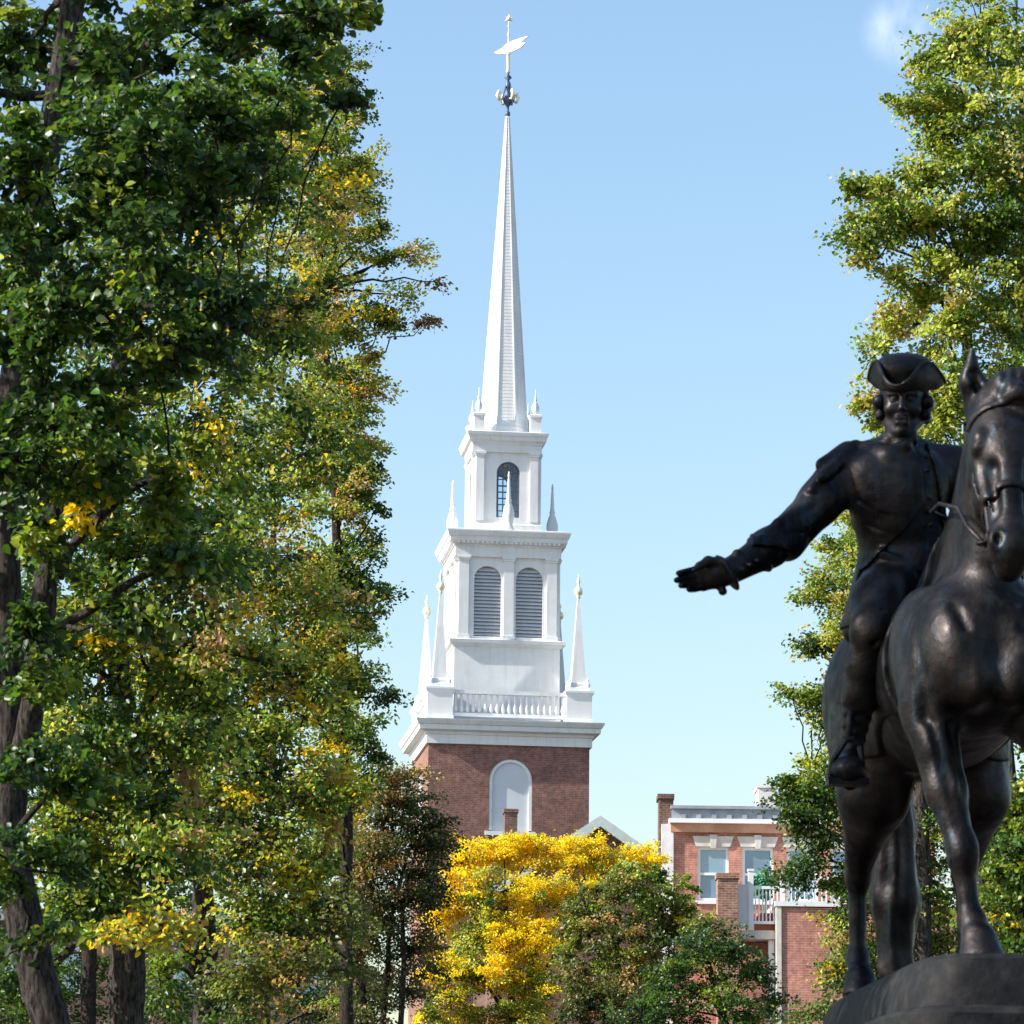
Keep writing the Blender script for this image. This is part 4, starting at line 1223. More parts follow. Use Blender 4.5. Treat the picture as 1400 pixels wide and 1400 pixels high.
# sleeve folds: ridges with sharp valleys beside them
for p_, q_, r_ in (((0.10, 0.50, 2.37), (0.17, 0.62, 2.20), 0.016), ((0.06, 0.56, 2.31), (0.16, 0.68, 2.13), 0.014), ((0.17, 0.63, 2.14), (0.20, 0.74, 2.06), 0.016), ((0.20, 0.66, 2.03), (0.23, 0.80, 1.985), 0.015), ((0.22, 0.78, 1.93), (0.27, 0.86, 1.95), 0.013), ((0.13, 0.52, 2.22), (0.17, 0.60, 2.09), 0.013), ((0.24, 0.85, 1.86), (0.29, 0.93, 1.88), 0.011)):
    D.cone(p_, q_, r_, r_ * 0.6, 0.018)
    D.cone((p_[0] + 0.015, p_[1] + 0.01, p_[2] - 0.035), (q_[0] + 0.015, q_[1] + 0.01, q_[2] - 0.03), r_ * 0.8, r_ * 0.5, 0.016, 's')
# body folds radiating from the armpit and waist
for p_, q_ in (((0.16, 0.40, 2.16), (0.21, 0.27, 2.08)), ((0.15, 0.39, 2.24), (0.215, 0.27, 2.24)), ((0.13, 0.37, 2.06), (0.19, 0.26, 2.0)), ((0.1, 0.36, 1.97), (0.17, 0.27, 1.96)), ((0.17, 0.33, 2.3), (0.21, 0.24, 2.33))):
    D.cone(p_, q_, 0.012, 0.006, 0.025, 's')
# breeches folds at the hip and behind the knee
for p_, q_ in (((0.16, 0.3, 1.80), (0.24, 0.22, 1.74)), ((0.2, 0.36, 1.72), (0.3, 0.27, 1.68)), ((0.3, 0.42, 1.6), (0.38, 0.34, 1.60)), ((0.36, 0.44, 1.47), (0.43, 0.37, 1.46))):
    D.cone(p_, q_, 0.012, 0.008, 0.03, 's')
# waistcoat front, coat edges, seam and creases
LAP = [(0.20, 0.13, 2.40), (0.22, 0.12, 2.26), (0.215, 0.105, 2.14), (0.19, 0.19, 2.02), (0.165, 0.30, 1.93), (0.10, 0.38, 1.87)]
LAP2 = [(0.205, 0.09, 2.40), (0.22, 0.05, 2.26), (0.19, 0.02, 2.1), (0.16, -0.03, 1.95)]
D.chain([(0.225, 0.105, 2.36), (0.235, 0.095, 2.2), (0.21, 0.08, 2.05), (0.18, 0.09, 1.92)], [0.004] * 4, 0.01, 's')
for i in range(6): D.ell((0.222 - 0.006 * i, 0.10 - 0.004 * i, 2.36 - 0.062 * i), (0.013, 0.012, 0.012), 0.004)
D.cone((0.16, 0.30, 1.915), (0.15, 0.12, 1.845), 0.018, 0.018, 0.02)
D.chain([(0.1, 0.35, 2.42), (0.19, 0.27, 2.36), (0.2, 0.19, 2.41)], [0.02, 0.02, 0.018], 0.03)     # collar
D.cone((0.11, 0.25, 2.455), (0.13, 0.15, 2.46), 0.032, 0.03, 0.02)                                  # stock
D.cone((0.13, 0.2, 2.44), (0.17, 0.2, 2.38), 0.03, 0.02, 0.02)
D.wrinkle((0.05, 0.3, 2.05), (0.1, 0.28, 2.3), 0.24, 0.22, 0.004, (0.3, 0.8, -0.5))
D.wrinkle((0.1, 0.2, 1.95), (0.1, 0.3, 2.05), 0.16, 0.1, 0.003, (0.2, 0.5, 0.9))
# head and face, turned a little to the rider's right
HC = Vector((0.075, 0.178, 2.63)); yaw = R(12)
hfw = Vector((math.cos(yaw), math.sin(yaw), -0.06)).normalized(); hrt = Vector((-math.sin(yaw), math.cos(yaw), 0.03)).normalized(); hup = Vector((0.05, -0.03, 1)).normalized()
def fp(f, r, u): return tuple(HC + hfw * f + hrt * r + hup * u)
D.ell(fp(-0.015, 0, 0.035), (0.125, 0.102, 0.115), 0.03, rot=[('z', -12)])
D.cone(fp(0.035, 0, 0.0), fp(0.058, 0, -0.105), 0.083, 0.045, 0.04)
D.ell(fp(0.085, 0, -0.135), (0.028, 0.032, 0.024), 0.025)                              # chin
for r in (1, -1):
    D.cone(fp(-0.01, 0.075 * r, -0.06), fp(0.06, 0.036 * r, -0.125), 0.03, 0.024, 0.03)   # jaw
    D.ell(fp(0.078, 0.052 * r, -0.03), (0.03, 0.03, 0.024), 0.03)                       # cheekbone
    D.ell(fp(0.112, 0.036 * r, 0.018), (0.026, 0.027, 0.017), 0.01, 's')               # eye socket
    D.ell(fp(0.092, 0.036 * r, 0.016), (0.016, 0.018, 0.012), 0.006)                    # eye
    D.cone(fp(0.106, 0.014 * r, 0.042), fp(0.094, 0.064 * r, 0.04), 0.013, 0.010, 0.008)  # brow
    D.ell(fp(-0.01, 0.102 * r, -0.005), (0.025, 0.012, 0.036), 0.01)                    # ear
    D.ell(fp(0.132, 0.015 * r, -0.04), (0.012, 0.01, 0.009), 0.008)                     # nostril wing
D.cone(fp(0.108, 0, 0.03), fp(0.146, 0, -0.034), 0.012, 0.017, 0.008)                   # nose
D.cone(fp(0.112, 0.024, -0.074), fp(0.112, -0.024, -0.074), 0.008, 0.008, 0.02)
D.cone(fp(0.106, 0.02, -0.096), fp(0.106, -0.02, -0.096), 0.01, 0.01, 0.02)
D.cone(fp(0.121, 0.028, -0.085), fp(0.121, -0.028, -0.085), 0.004, 0.004, 0.008, 's')
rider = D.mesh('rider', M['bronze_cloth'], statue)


def over(name, thick, keep):
    b = D.copy()
    b.f = np.maximum(b.f - thick, keep(-Y9, -X9, Z9).astype(np.float32))
    return b.mesh(name, M['bronze'], rider)
X9, Y9, Z9 = D.grid()
def interp(z, pts): return np.interp(z, [p[0] for p in pts], [p[1] for p in pts])
def coat_keep(a, s, z):
    er = interp(z, [(1.86, 0.37), (1.93, 0.30), (2.02, 0.195), (2.14, 0.11), (2.26, 0.118), (2.44, 0.15)])
    el = interp(z, [(1.86, -0.12), (1.95, -0.04), (2.1, 0.02), (2.26, 0.05), (2.44, 0.08)])
    opening = np.minimum(np.minimum(er - s, s - el), a - 0.02)            # > 0 inside the open front
    hem = np.where(a < 0.02, 1.62, 1.865 + 0.25 * np.maximum(a - 0.1, 0)) - z
    return np.maximum(np.maximum(np.maximum(opening, hem), z - 2.455 + 0 * s), s - 0.905)
over('coat', 0.013, coat_keep)
for s in (1, -1):
    over('boot', 0.011, lambda a, sd, z: np.maximum(np.maximum(z - 1.40 - 0.02 * np.sin(a * 30), 0.3 - s * sd), 0 * a))

# wig with side rolls
G = Sculpt((-0.2, -0.05, 2.4), (0.3, 0.42, 2.86), 0.0065)
G.ell(fp(-0.035, 0, 0.045), (0.125, 0.118, 0.11), 0, rot=[('z', -12)])
for r in (1, -1):
    G.cone(fp(0.03, 0.108 * r, 0.015), fp(-0.07, 0.108 * r, 0.015), 0.034, 0.037, 0.012)
    G.cone(fp(0.015, 0.104 * r, -0.045), fp(-0.07, 0.1 * r, -0.045), 0.026, 0.03, 0.012)
G.chain([fp(-0.12, 0, -0.03), fp(-0.13, 0, -0.12), fp(-0.11, 0, -0.2)], [0.05, 0.04, 0.02], 0.03)
G.ell(fp(0.085, 0, -0.045), (0.08, 0.085, 0.105), 0.02, 's')
G.wrinkle(fp(0, 0.1, -0.02), fp(0, 0.1, 0.03), 0.07, 0.022, 0.003, (0.1, 0.3, 1))
G.wrinkle(fp(0, -0.1, -0.02), fp(0, -0.1, 0.03), 0.07, 0.022, 0.003, (0.1, 0.3, 1))
G.mesh('hair', M['bronze'], rider)

# cocked hat: crown and three-cornered brim
hat = MB()
hb = fp(-0.01, 0, 0.085)
hat_up = (hup + hfw * 0.26).normalized(); hat_fw = (hfw - hat_up * hfw.dot(hat_up)).normalized(); hat_rt = hat_up.cross(hat_fw) * -1
if hat_rt.dot(hrt) < 0: hat_rt = -hat_rt
def hat_pt(phi, rad, h):
    c = Vector(hb) + (hat_fw * math.cos(phi) + hat_rt * math.sin(phi)) * rad * 0.95 + hat_up * h * 0.95
    return LP(*c)
NS = 72
prof = [(0.112, 0.0), (0.124, 0.03), (0.134, 0.075), (0.134, 0.115), (0.118, 0.145), (0.08, 0.165), (0.035, 0.172)]
hat.rings([[hat_pt(2 * math.pi * j / NS, r * (1.06 if i < 4 else 1.0), h) for j in range(NS)][::-1] for i, (r, h) in enumerate(prof)])
def brim(phi):
    c = math.cos(1.5 * (phi - R(8)))
    c = abs(c)                                  # 1 at the three corners, 0 at the middle of the flaps
    corner = c ** 3.0
    out_r = 0.150 + 0.062 * corner
    out_h = 0.128 - 0.108 * corner
    mid_r = 0.138 + 0.024 * corner
    mid_h = 0.035 - 0.03 * corner
    return mid_r, mid_h, out_r, out_h
rows = [[], [], [], [], [], []]
for j in range(NS):
    phi = 2 * math.pi * j / NS
    mr, mh, orr, oh = brim(phi)
    for i, (r, h) in enumerate(((0.115, -0.012), (mr, mh - 0.016), (orr, oh), (orr - 0.014, oh + 0.004), (mr - 0.012, mh + 0.006), (0.118, 0.012))):
        rows[i].append(hat_pt(phi, r, h))
hat.rings([r[::-1] for r in rows], cap=False)
hat.tube([hat_pt(2 * math.pi * j / NS, brim(2 * math.pi * j / NS)[2] - 0.006, brim(2 * math.pi * j / NS)[3] + 0.003) for j in range(NS + 1)], 0.008, 6)
hat.build('cocked_hat', M['bronze_cloth'], rider, smooth=True)

# stirrups: iron and leather
for s in (1, -1):
    ft = (0.36, 0.49 * s, 0.905)
    sm = MB()
    w0, w1 = 0.085, 0.05
    sm.tube([LP(ft[0], ft[1] + 0.085 * s, ft[2] - 0.055), LP(ft[0], ft[1] + 0.07 * s, ft[2] + 0.03), LP(ft[0], ft[1] + 0.01 * s, ft[2] + 0.125), LP(ft[0], ft[1] - 0.02 * s, ft[2] + 0.13), LP(ft[0], ft[1] - 0.055 * s, ft[2] + 0.1), LP(ft[0], ft[1] - 0.07 * s, ft[2] - 0.055)], [0.014, 0.014, 0.015, 0.016, 0.015, 0.014], 7)
    s0 = len(sm.v)
    sm.box(-0.09, 0.09, -0.045, 0.045, -0.018, 0.012)
    sm.xform(Matrix.Translation(LP(ft[0], ft[1] + 0.005 * s, ft[2] - 0.06)), s0)
    sm.build('stirrup', M['bronze'], statue, smooth=False)
    lt = MB(); lt.tube([LP(ft[0], ft[1] - 0.0 * s, ft[2] + 0.13), LP(0.24, 0.45 * s, 1.22), LP(0.14, 0.43 * s, 1.5), LP(0.1, 0.3 * s, 1.76)], 0.016, 6)
    lt.build('stirrup_leather', M['bronze_cloth'], statue, smooth=True)

# pedestal: rounded cap and granite shaft
ped = empty('pedestal', (SX, SY, 0), R(3))
tag(ped, 'dark granite pedestal with rounded sloping cap under the bronze rider', 'pedestal')
def super_ring(ra, rs, z, n=96, e=3.2):
    r = []
    for j in range(n):
        t = 2 * math.pi * j / n
        c, s = math.cos(t), math.sin(t)
        r.append((rs * math.copysign(abs(c) ** (2 / e), c), ra * math.copysign(abs(s) ** (2 / e), s), z))
    return r
cp = MB()
cp.rings([super_ring(1.66, 0.46, SZ - 0.36, e=6), super_ring(1.68, 0.485, SZ - 0.34, e=6), super_ring(1.68, 0.485, SZ - 0.25, e=6), super_ring(1.66, 0.47, SZ - 0.23, e=6), super_ring(1.61, 0.425, SZ - 0.215, e=6), super_ring(1.605, 0.415, SZ - 0.15, e=6), super_ring(1.59, 0.385, SZ - 0.07, e=6), super_ring(1.58, 0.36, SZ - 0.025, e=6), super_ring(1.56, 0.33, SZ - 0.004, e=6)])
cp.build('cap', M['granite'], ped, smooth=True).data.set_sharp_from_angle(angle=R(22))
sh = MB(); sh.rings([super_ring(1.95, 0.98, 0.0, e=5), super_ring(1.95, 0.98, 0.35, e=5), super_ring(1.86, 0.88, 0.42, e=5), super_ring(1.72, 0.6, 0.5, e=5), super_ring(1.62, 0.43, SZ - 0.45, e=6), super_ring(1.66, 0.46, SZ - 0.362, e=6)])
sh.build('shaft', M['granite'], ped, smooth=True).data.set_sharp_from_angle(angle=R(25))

# ------------------------------------------------------------------ trees
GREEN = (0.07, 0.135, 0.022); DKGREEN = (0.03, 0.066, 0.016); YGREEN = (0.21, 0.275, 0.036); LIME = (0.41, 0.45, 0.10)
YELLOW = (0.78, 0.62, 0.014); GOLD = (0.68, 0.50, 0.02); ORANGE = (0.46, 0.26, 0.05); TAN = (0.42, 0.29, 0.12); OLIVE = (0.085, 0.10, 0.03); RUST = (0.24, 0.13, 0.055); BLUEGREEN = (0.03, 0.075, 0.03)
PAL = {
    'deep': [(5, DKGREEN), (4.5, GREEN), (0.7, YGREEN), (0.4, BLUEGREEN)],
    'green': [(3, DKGREEN), (6, GREEN), (3, YGREEN), (0.3, YELLOW)],
    'mid': [(2.5, DKGREEN), (4, GREEN), (4, YGREEN), (1.5, LIME), (0.6, GOLD), (0.8, TAN)],
    'warm': [(1.8, DKGREEN), (3, GREEN), (3, YGREEN), (2, LIME), (1.4, GOLD), (1.1, TAN)],
    'gold': [(2.5, YGREEN), (1.6, GOLD), (1.3, TAN), (3.5, LIME), (0.2, ORANGE)],
    'rust': [(1.6, TAN), (1.4, RUST), (0.5, ORANGE), (3, OLIVE), (1.5, (0.13, 0.13, 0.045))],
    'yellow': [(7, YELLOW), (2.5, GOLD), (1.3, LIME), (0.5, YGREEN)],
    'yellow_low': [(3, YELLOW), (2, LIME), (3, YGREEN), (1, RUST), (2, GREEN)],
    'olive': [(4, (0.12, 0.14, 0.04)), (2, OLIVE), (2, YGREEN), (1.2, TAN)],
    'darkolive': [(4, (0.075, 0.085, 0.028)), (3, DKGREEN), (1.5, OLIVE), (1, RUST)],
    'bright': [(3.2, GREEN), (4, YGREEN), (3.6, LIME), (1.0, (0.46, 0.40, 0.15))],
    'brighttan': [(3, YGREEN), (4, LIME), (2.4, TAN), (1, (0.42, 0.30, 0.10))],
}


def unit(n):
    v = rng.normal(size=(n, 3))
    return v / np.linalg.norm(v, axis=1)[:, None]


def leaf_mesh(name, cen, axis, nor, size, col, mat, parent, origin, wid=0.8):
    n = len(cen)
    axis = axis / np.linalg.norm(axis, axis=1)[:, None]
    side = np.cross(axis, nor); side /= np.maximum(np.linalg.norm(side, axis=1), 1e-6)[:, None]
    nor = np.cross(side, axis)
    sz = size[:, None]
    fold = (0.1 + 0.12 * rng.random(n))[:, None]
    curl = (0.12 * rng.normal(size=n))[:, None]
    def pt(l, w, f): return cen + sz * (axis * (l - 0.5) + side * (w * wid) + nor * (f * fold + curl * (l - 0.5) ** 2 * 2))
    V = np.stack([pt(0, 0, 0), pt(0.25, 0.42, 1), pt(0.62, 0.36, 0.9), pt(1.0, 0, 0), pt(0.62, -0.36, 0.9), pt(0.25, -0.42, 1)], 1).reshape(-1, 3) - np.array(origin)
    base = (np.arange(n) * 6)[:, None]
    F = np.concatenate([base + np.array([[0, 1, 2, 3]]), base + np.array([[0, 3, 4, 5]])], 1).reshape(-1)
    me = bpy.data.meshes.new(name)
    me.vertices.add(n * 6); me.vertices.foreach_set('co', V.astype(np.float32).ravel())
    me.loops.add(len(F)); me.loops.foreach_set('vertex_index', F.astype(np.int32))
    me.polygons.add(n * 2); me.polygons.foreach_set('loop_start', np.arange(0, len(F), 4, dtype=np.int32))
    me.update(calc_edges=True)
    at_ = me.attributes.new('leaf_colour', 'FLOAT_COLOR', 'FACE')
    c4 = np.ones((n, 2, 4), np.float32); c4[:, :, :3] = col[:, None, :]
    at_.data.foreach_set('color', c4.ravel())
    me.materials.append(mat)
    o = bpy.data.objects.new(name, me); COL.objects.link(o); o.parent = parent
    return o


def bez(p, q, lift, n=6, wob=0.0):
    p, q = Vector(p), Vector(q)
    m = p.lerp(q, 0.5) + Vector((0, 0, lift))
    L = (q - p).length
    out = []
    for i in range(n + 1):
        t = i / n
        v = p * (1 - t) ** 2 + m * (2 * t * (1 - t)) + q * t * t
        if 0 < i < n and wob: v += Vector(rng.normal(size=3)) * wob * L
        out.append(v)
    return out


def tree(name, label, stems, blobs, leaf, per, group=None, bark='bark', limbs=True, wid=0.8, spray=0.5, base=None, upright=0.55, twig_r=0.012, den=1.7):
    """stems: [[(u, v, Y, radius), ...]]; blobs: (u, v, Y, half width px, half height px, half depth m, clusters, palette)"""
    leaf *= 0.70; spray *= 0.72; den *= 1.95
    S = [[(at(u, v, Y), r * 0.85) for u, v, Y, r in st] for st in stems]
    b0 = S[0][0][0]
    # the first stem goes down to the ground
    d = (S[0][0][0] - S[0][1][0]).normalized()
    k = b0.z / max(-d.z, 0.35)
    foot = Vector((b0.x + d.x * k * 0.5, b0.y + d.y * k * 0.5, -0.1))
    r0 = S[0][0][1]
    root = empty(name, (foot.x, foot.y, 0))
    tag(root, label, 'tree', group)
    org = Vector((foot.x, foot.y, 0))
    S[0] = [(foot, r0 * 1.6), (foot.lerp(b0, 0.18), r0 * 1.2), (foot.lerp(b0, 0.6), r0 * 1.05)] + S[0]
    tr = MB()
    for st in S:
        pts = [p for p, r in st]; rad = [r for p, r in st]
        P2, R2 = [], []
        for i in range(len(pts) - 1):
            m = 5
            for j in range(m):
                t = j / m
                pa = pts[max(i - 1, 0)]; pb = pts[i]; pc = pts[i + 1]; pd = pts[min(i + 2, len(pts) - 1)]
                v = 0.5 * ((2 * pb) + (pc - pa) * t + (2 * pa - 5 * pb + 4 * pc - pd) * t * t + (3 * pb - pa - 3 * pc + pd) * t ** 3)
                P2.append(v - org); R2.append((rad[i] * (1 - t) + rad[i + 1] * t) * (1 + 0.05 * rng.normal()))
        P2.append(pts[-1] - org); R2.append(rad[-1])
        tr.tube(P2, R2, 10)
    flatS = [(p, r) for st in S for p, r in st[(3 if st is S[0] else 0):]]
    tw = MB()
    CEN, AX, NO, SZ_, CO = [], [], [], [], []
    up = np.array([0, 0, 1.0])
    for (u, v, Y, ru, rv, rd, ncl, pal) in blobs:
        c = at(u, v, Y)
        mpp = c.y / FPX * 1.03
        rad = np.array([ru * mpp, rd, rv * mpp])
        rootp, rr = min(flatS, key=lambda pr: (pr[0] - c).length + max(0, pr[0].z - c.z) * 1.5)
        if limbs:
            br = bez(rootp - org, c - org, 0.15 * (c - rootp).length * (1 if c.z > rootp.z else 0.3), 7, 0.02)
            r1 = min(rr * 0.6, 0.02 + 0.012 * (c - rootp).length)
            tw.tube(br, [r1 + (0.008 - r1) * i / 7 for i in range(8)], 6)
        dirs = unit(ncl); rr_ = rng.random(ncl) ** 0.45
        cc = np.array(c) + dirs * rr_[:, None] * rad
        ps = PAL[pal]; pw = np.array([p[0] for p in ps]); pw = pw / pw.sum(); pc = np.array([p[1] for p in ps])
        ci = rng.choice(len(ps), ncl, p=pw)
        for q_ in range(ncl):
            o = dirs[q_] * np.array([1, 1, 0.5]) + rng.normal(size=3) * 0.35 + np.array([0, 0, 0.12])
            o /= np.linalg.norm(o)
            L = spray * (0.6 + 0.8 * rng.random())
            m = max(3, int(per * den * (0.5 + rng.random())))
            t = rng.random(m)
            lat = np.cross(o, up); lat /= max(np.linalg.norm(lat), 1e-3)
            nrm = np.cross(lat, o)
            w = (rng.random(m) - 0.5) * L * 0.75
            pos = cc[q_] + np.outer((t - 0.5) * L, o) + np.outer(w, lat) + rng.normal(size=(m, 3)) * L * 0.10 - np.outer((t - 0.3) ** 2 * L * 0.25, up)
            a = np.outer(np.ones(m), o) * 0.6 + np.outer(np.sign(w), lat) * 0.6 + rng.normal(size=(m, 3)) * 0.45 - up * 0.35
            nn = up * upright + rng.normal(size=(m, 3)) * 0.55 + np.array([-0.2, -0.1, 0.0])
            CEN.append(pos); AX.append(a); NO.append(nn)
            SZ_.append(leaf * (0.65 + 0.6 * rng.random(m)))
            other = rng.random(m) < 0.25
            idx = np.where(other, rng.choice(len(ps), m, p=pw), ci[q_])
            cl = pc[idx] * (0.75 + 0.5 * rng.random((m, 1))) * (1 + 0.1 * rng.normal(size=(m, 3)))
            CO.append(np.clip(cl, 0.004, 0.9))
            if q_ % 2 == 0:
                e = Vector(cc[q_] + o * L * 0.45)
                s_ = Vector(c).lerp(Vector(cc[q_]), 0.25)
                tw.tube([x - org for x in bez(s_, e, -0.05 * L, 4, 0.03)], [twig_r, twig_r * 0.8, twig_r * 0.65, twig_r * 0.5, twig_r * 0.3], 4, cap=False)
    k0 = len(tr.v); tr.v += tw.v; tr.f += [tuple(i + k0 for i in f) for f in tw.f]
    tr.build('trunk', M[bark], root, smooth=True, uv=False)
    cen = np.concatenate(CEN)
    leaf_mesh('crown', cen, np.concatenate(AX), np.concatenate(NO), np.concatenate(SZ_), np.concatenate(CO), M['leaf'], root, org, wid)
    return root


ROW = 'trees of the left row along the mall'
# nearest tree: forked leaning trunk at the picture's left, big dark leaves
tree('linden_tree', 'nearest tree of the left row, with a leaning forked trunk and large dark shaded leaves',
     [[(78, 1440, 23, 0.1462), (50, 1330, 23, 0.1462), (12, 1150, 23, 0.1419), (14, 1050, 23, 0.1462), (10, 900, 23, 0.1290), (8, 700, 23, 0.1204), (22, 480, 23, 0.1118), (52, 280, 23, 0.1075), (78, 130, 23, 0.1032), (100, 0, 23, 0.0946), (120, -180, 23, 0.0688)],
      [(18, 1080, 23, 0.1118), (42, 980, 22.8, 0.1032), (58, 840, 22.7, 0.0989), (68, 740, 22.7, 0.0946), (74, 670, 22.7, 0.0774), (40, 560, 22.5, 0.0430)],
      [(62, 740, 22.7, 0.0516), (30, 690, 22.7, 0.0430), (5, 640, 22.6, 0.0344)],
      [(80, 790, 22.7, 0.0430), (100, 745, 22.6, 0.0387), (155, 690, 22.5, 0.0344), (185, 665, 22.4, 0.0284), (240, 648, 22.3, 0.0172)],
      [(68, 865, 22.7, 0.0387), (130, 830, 22.6, 0.0344), (190, 790, 22.4, 0.0292), (250, 772, 22.3, 0.0224), (310, 775, 22.2, 0.0103)],
      [(88, 85, 23, 0.0602), (150, 84, 22.8, 0.0473), (190, 72, 22.6, 0.0430), (240, 35, 22.4, 0.0344), (300, 10, 22.2, 0.0258), (400, -15, 22, 0.0129)],
      [(186, 72, 22.6, 0.0301), (150, 120, 22.5, 0.0258), (120, 170, 22.4, 0.0172)],
      [(20, 400, 23, 0.0430), (110, 425, 22.5, 0.0344), (200, 420, 22.3, 0.0258), (300, 435, 22.1, 0.0155), (350, 465, 22.0, 0.0069)]],
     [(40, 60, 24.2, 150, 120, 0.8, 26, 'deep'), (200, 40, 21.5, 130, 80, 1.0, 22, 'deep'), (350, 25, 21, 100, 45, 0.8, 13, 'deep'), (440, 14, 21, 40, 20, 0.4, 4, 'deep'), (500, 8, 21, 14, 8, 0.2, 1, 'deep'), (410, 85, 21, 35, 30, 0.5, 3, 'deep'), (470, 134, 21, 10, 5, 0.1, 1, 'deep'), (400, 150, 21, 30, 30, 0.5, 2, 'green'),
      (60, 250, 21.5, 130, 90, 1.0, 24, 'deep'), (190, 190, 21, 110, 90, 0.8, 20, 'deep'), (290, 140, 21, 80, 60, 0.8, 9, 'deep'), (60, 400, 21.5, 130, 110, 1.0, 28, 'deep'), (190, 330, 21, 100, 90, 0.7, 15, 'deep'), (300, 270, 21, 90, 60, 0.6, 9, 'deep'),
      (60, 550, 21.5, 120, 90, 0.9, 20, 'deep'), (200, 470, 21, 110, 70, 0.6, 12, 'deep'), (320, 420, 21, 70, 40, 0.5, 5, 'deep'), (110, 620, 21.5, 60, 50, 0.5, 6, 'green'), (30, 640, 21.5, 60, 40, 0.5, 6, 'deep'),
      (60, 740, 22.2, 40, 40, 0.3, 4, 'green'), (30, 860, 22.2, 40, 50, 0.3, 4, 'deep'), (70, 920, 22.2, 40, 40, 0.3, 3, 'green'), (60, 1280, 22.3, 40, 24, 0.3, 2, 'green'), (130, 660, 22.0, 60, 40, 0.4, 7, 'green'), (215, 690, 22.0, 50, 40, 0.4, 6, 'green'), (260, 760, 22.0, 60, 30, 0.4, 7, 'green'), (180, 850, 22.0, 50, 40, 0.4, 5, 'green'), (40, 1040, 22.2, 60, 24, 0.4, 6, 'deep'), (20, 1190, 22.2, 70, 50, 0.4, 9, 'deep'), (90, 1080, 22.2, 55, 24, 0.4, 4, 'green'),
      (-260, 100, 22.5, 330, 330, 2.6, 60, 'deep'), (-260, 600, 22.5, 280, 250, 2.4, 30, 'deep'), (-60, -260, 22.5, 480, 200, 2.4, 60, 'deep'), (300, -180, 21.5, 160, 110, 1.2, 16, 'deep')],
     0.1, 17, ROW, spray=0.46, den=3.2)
# second tree: thick dark trunk
tree('linden_tree', 'tree of the left row with a thick dark straight trunk low in the picture',
     [[(172, 1430, 35, 0.225), (174, 1330, 35, 0.215), (176, 1250, 35, 0.2), (172, 1150, 35, 0.17), (165, 950, 35, 0.14), (150, 700, 35, 0.12), (170, 400, 35, 0.08), (180, 150, 35, 0.05)],
      [(172, 1120, 35, 0.1), (190, 1020, 34.8, 0.08), (230, 850, 34.6, 0.07), (205, 920, 34.6, 0.05)],
      [(150, 1190, 35, 0.07), (100, 1290, 34.7, 0.06), (60, 1330, 34.5, 0.03)]],
     [(170, 420, 35, 170, 130, 1.4, 46, 'green'), (250, 560, 34.5, 170, 110, 1.4, 46, 'mid'), (120, 700, 34, 110, 110, 1.2, 30, 'mid'), (240, 730, 34.5, 140, 100, 1.2, 36, 'green'), (170, 860, 34, 120, 90, 1.0, 26, 'mid'), (270, 880, 34.2, 110, 80, 1.0, 26, 'mid'),
      (120, 1000, 34, 90, 70, 1.0, 24, 'mid'), (230, 1010, 34, 110, 80, 1.0, 28, 'mid'), (120, 1110, 34, 90, 60, 0.8, 24, 'mid'), (150, 1190, 34, 90, 50, 0.8, 22, 'green'), (225, 1150, 33.6, 80, 60, 0.8, 20, 'mid'), (200, 1265, 33.4, 70, 20, 0.4, 9, 'gold'), (110, 1245, 34, 90, 40, 0.6, 14, 'green'),
      (60, 860, 34.5, 100, 100, 1.0, 20, 'green'), (250, 290, 35, 150, 110, 1.2, 40, 'green'), (220, 170, 35, 110, 100, 1.2, 30, 'deep'), (330, 180, 35, 90, 90, 1.2, 26, 'green'), (330, 420, 34.6, 110, 90, 1.2, 26, 'mid'), (-150, 700, 36, 220, 400, 2.5, 60, 'green'), (20, 1340, 34.5, 60, 50, 0.6, 9, 'deep')],
     0.1, 30, ROW, spray=0.8, den=2.0)
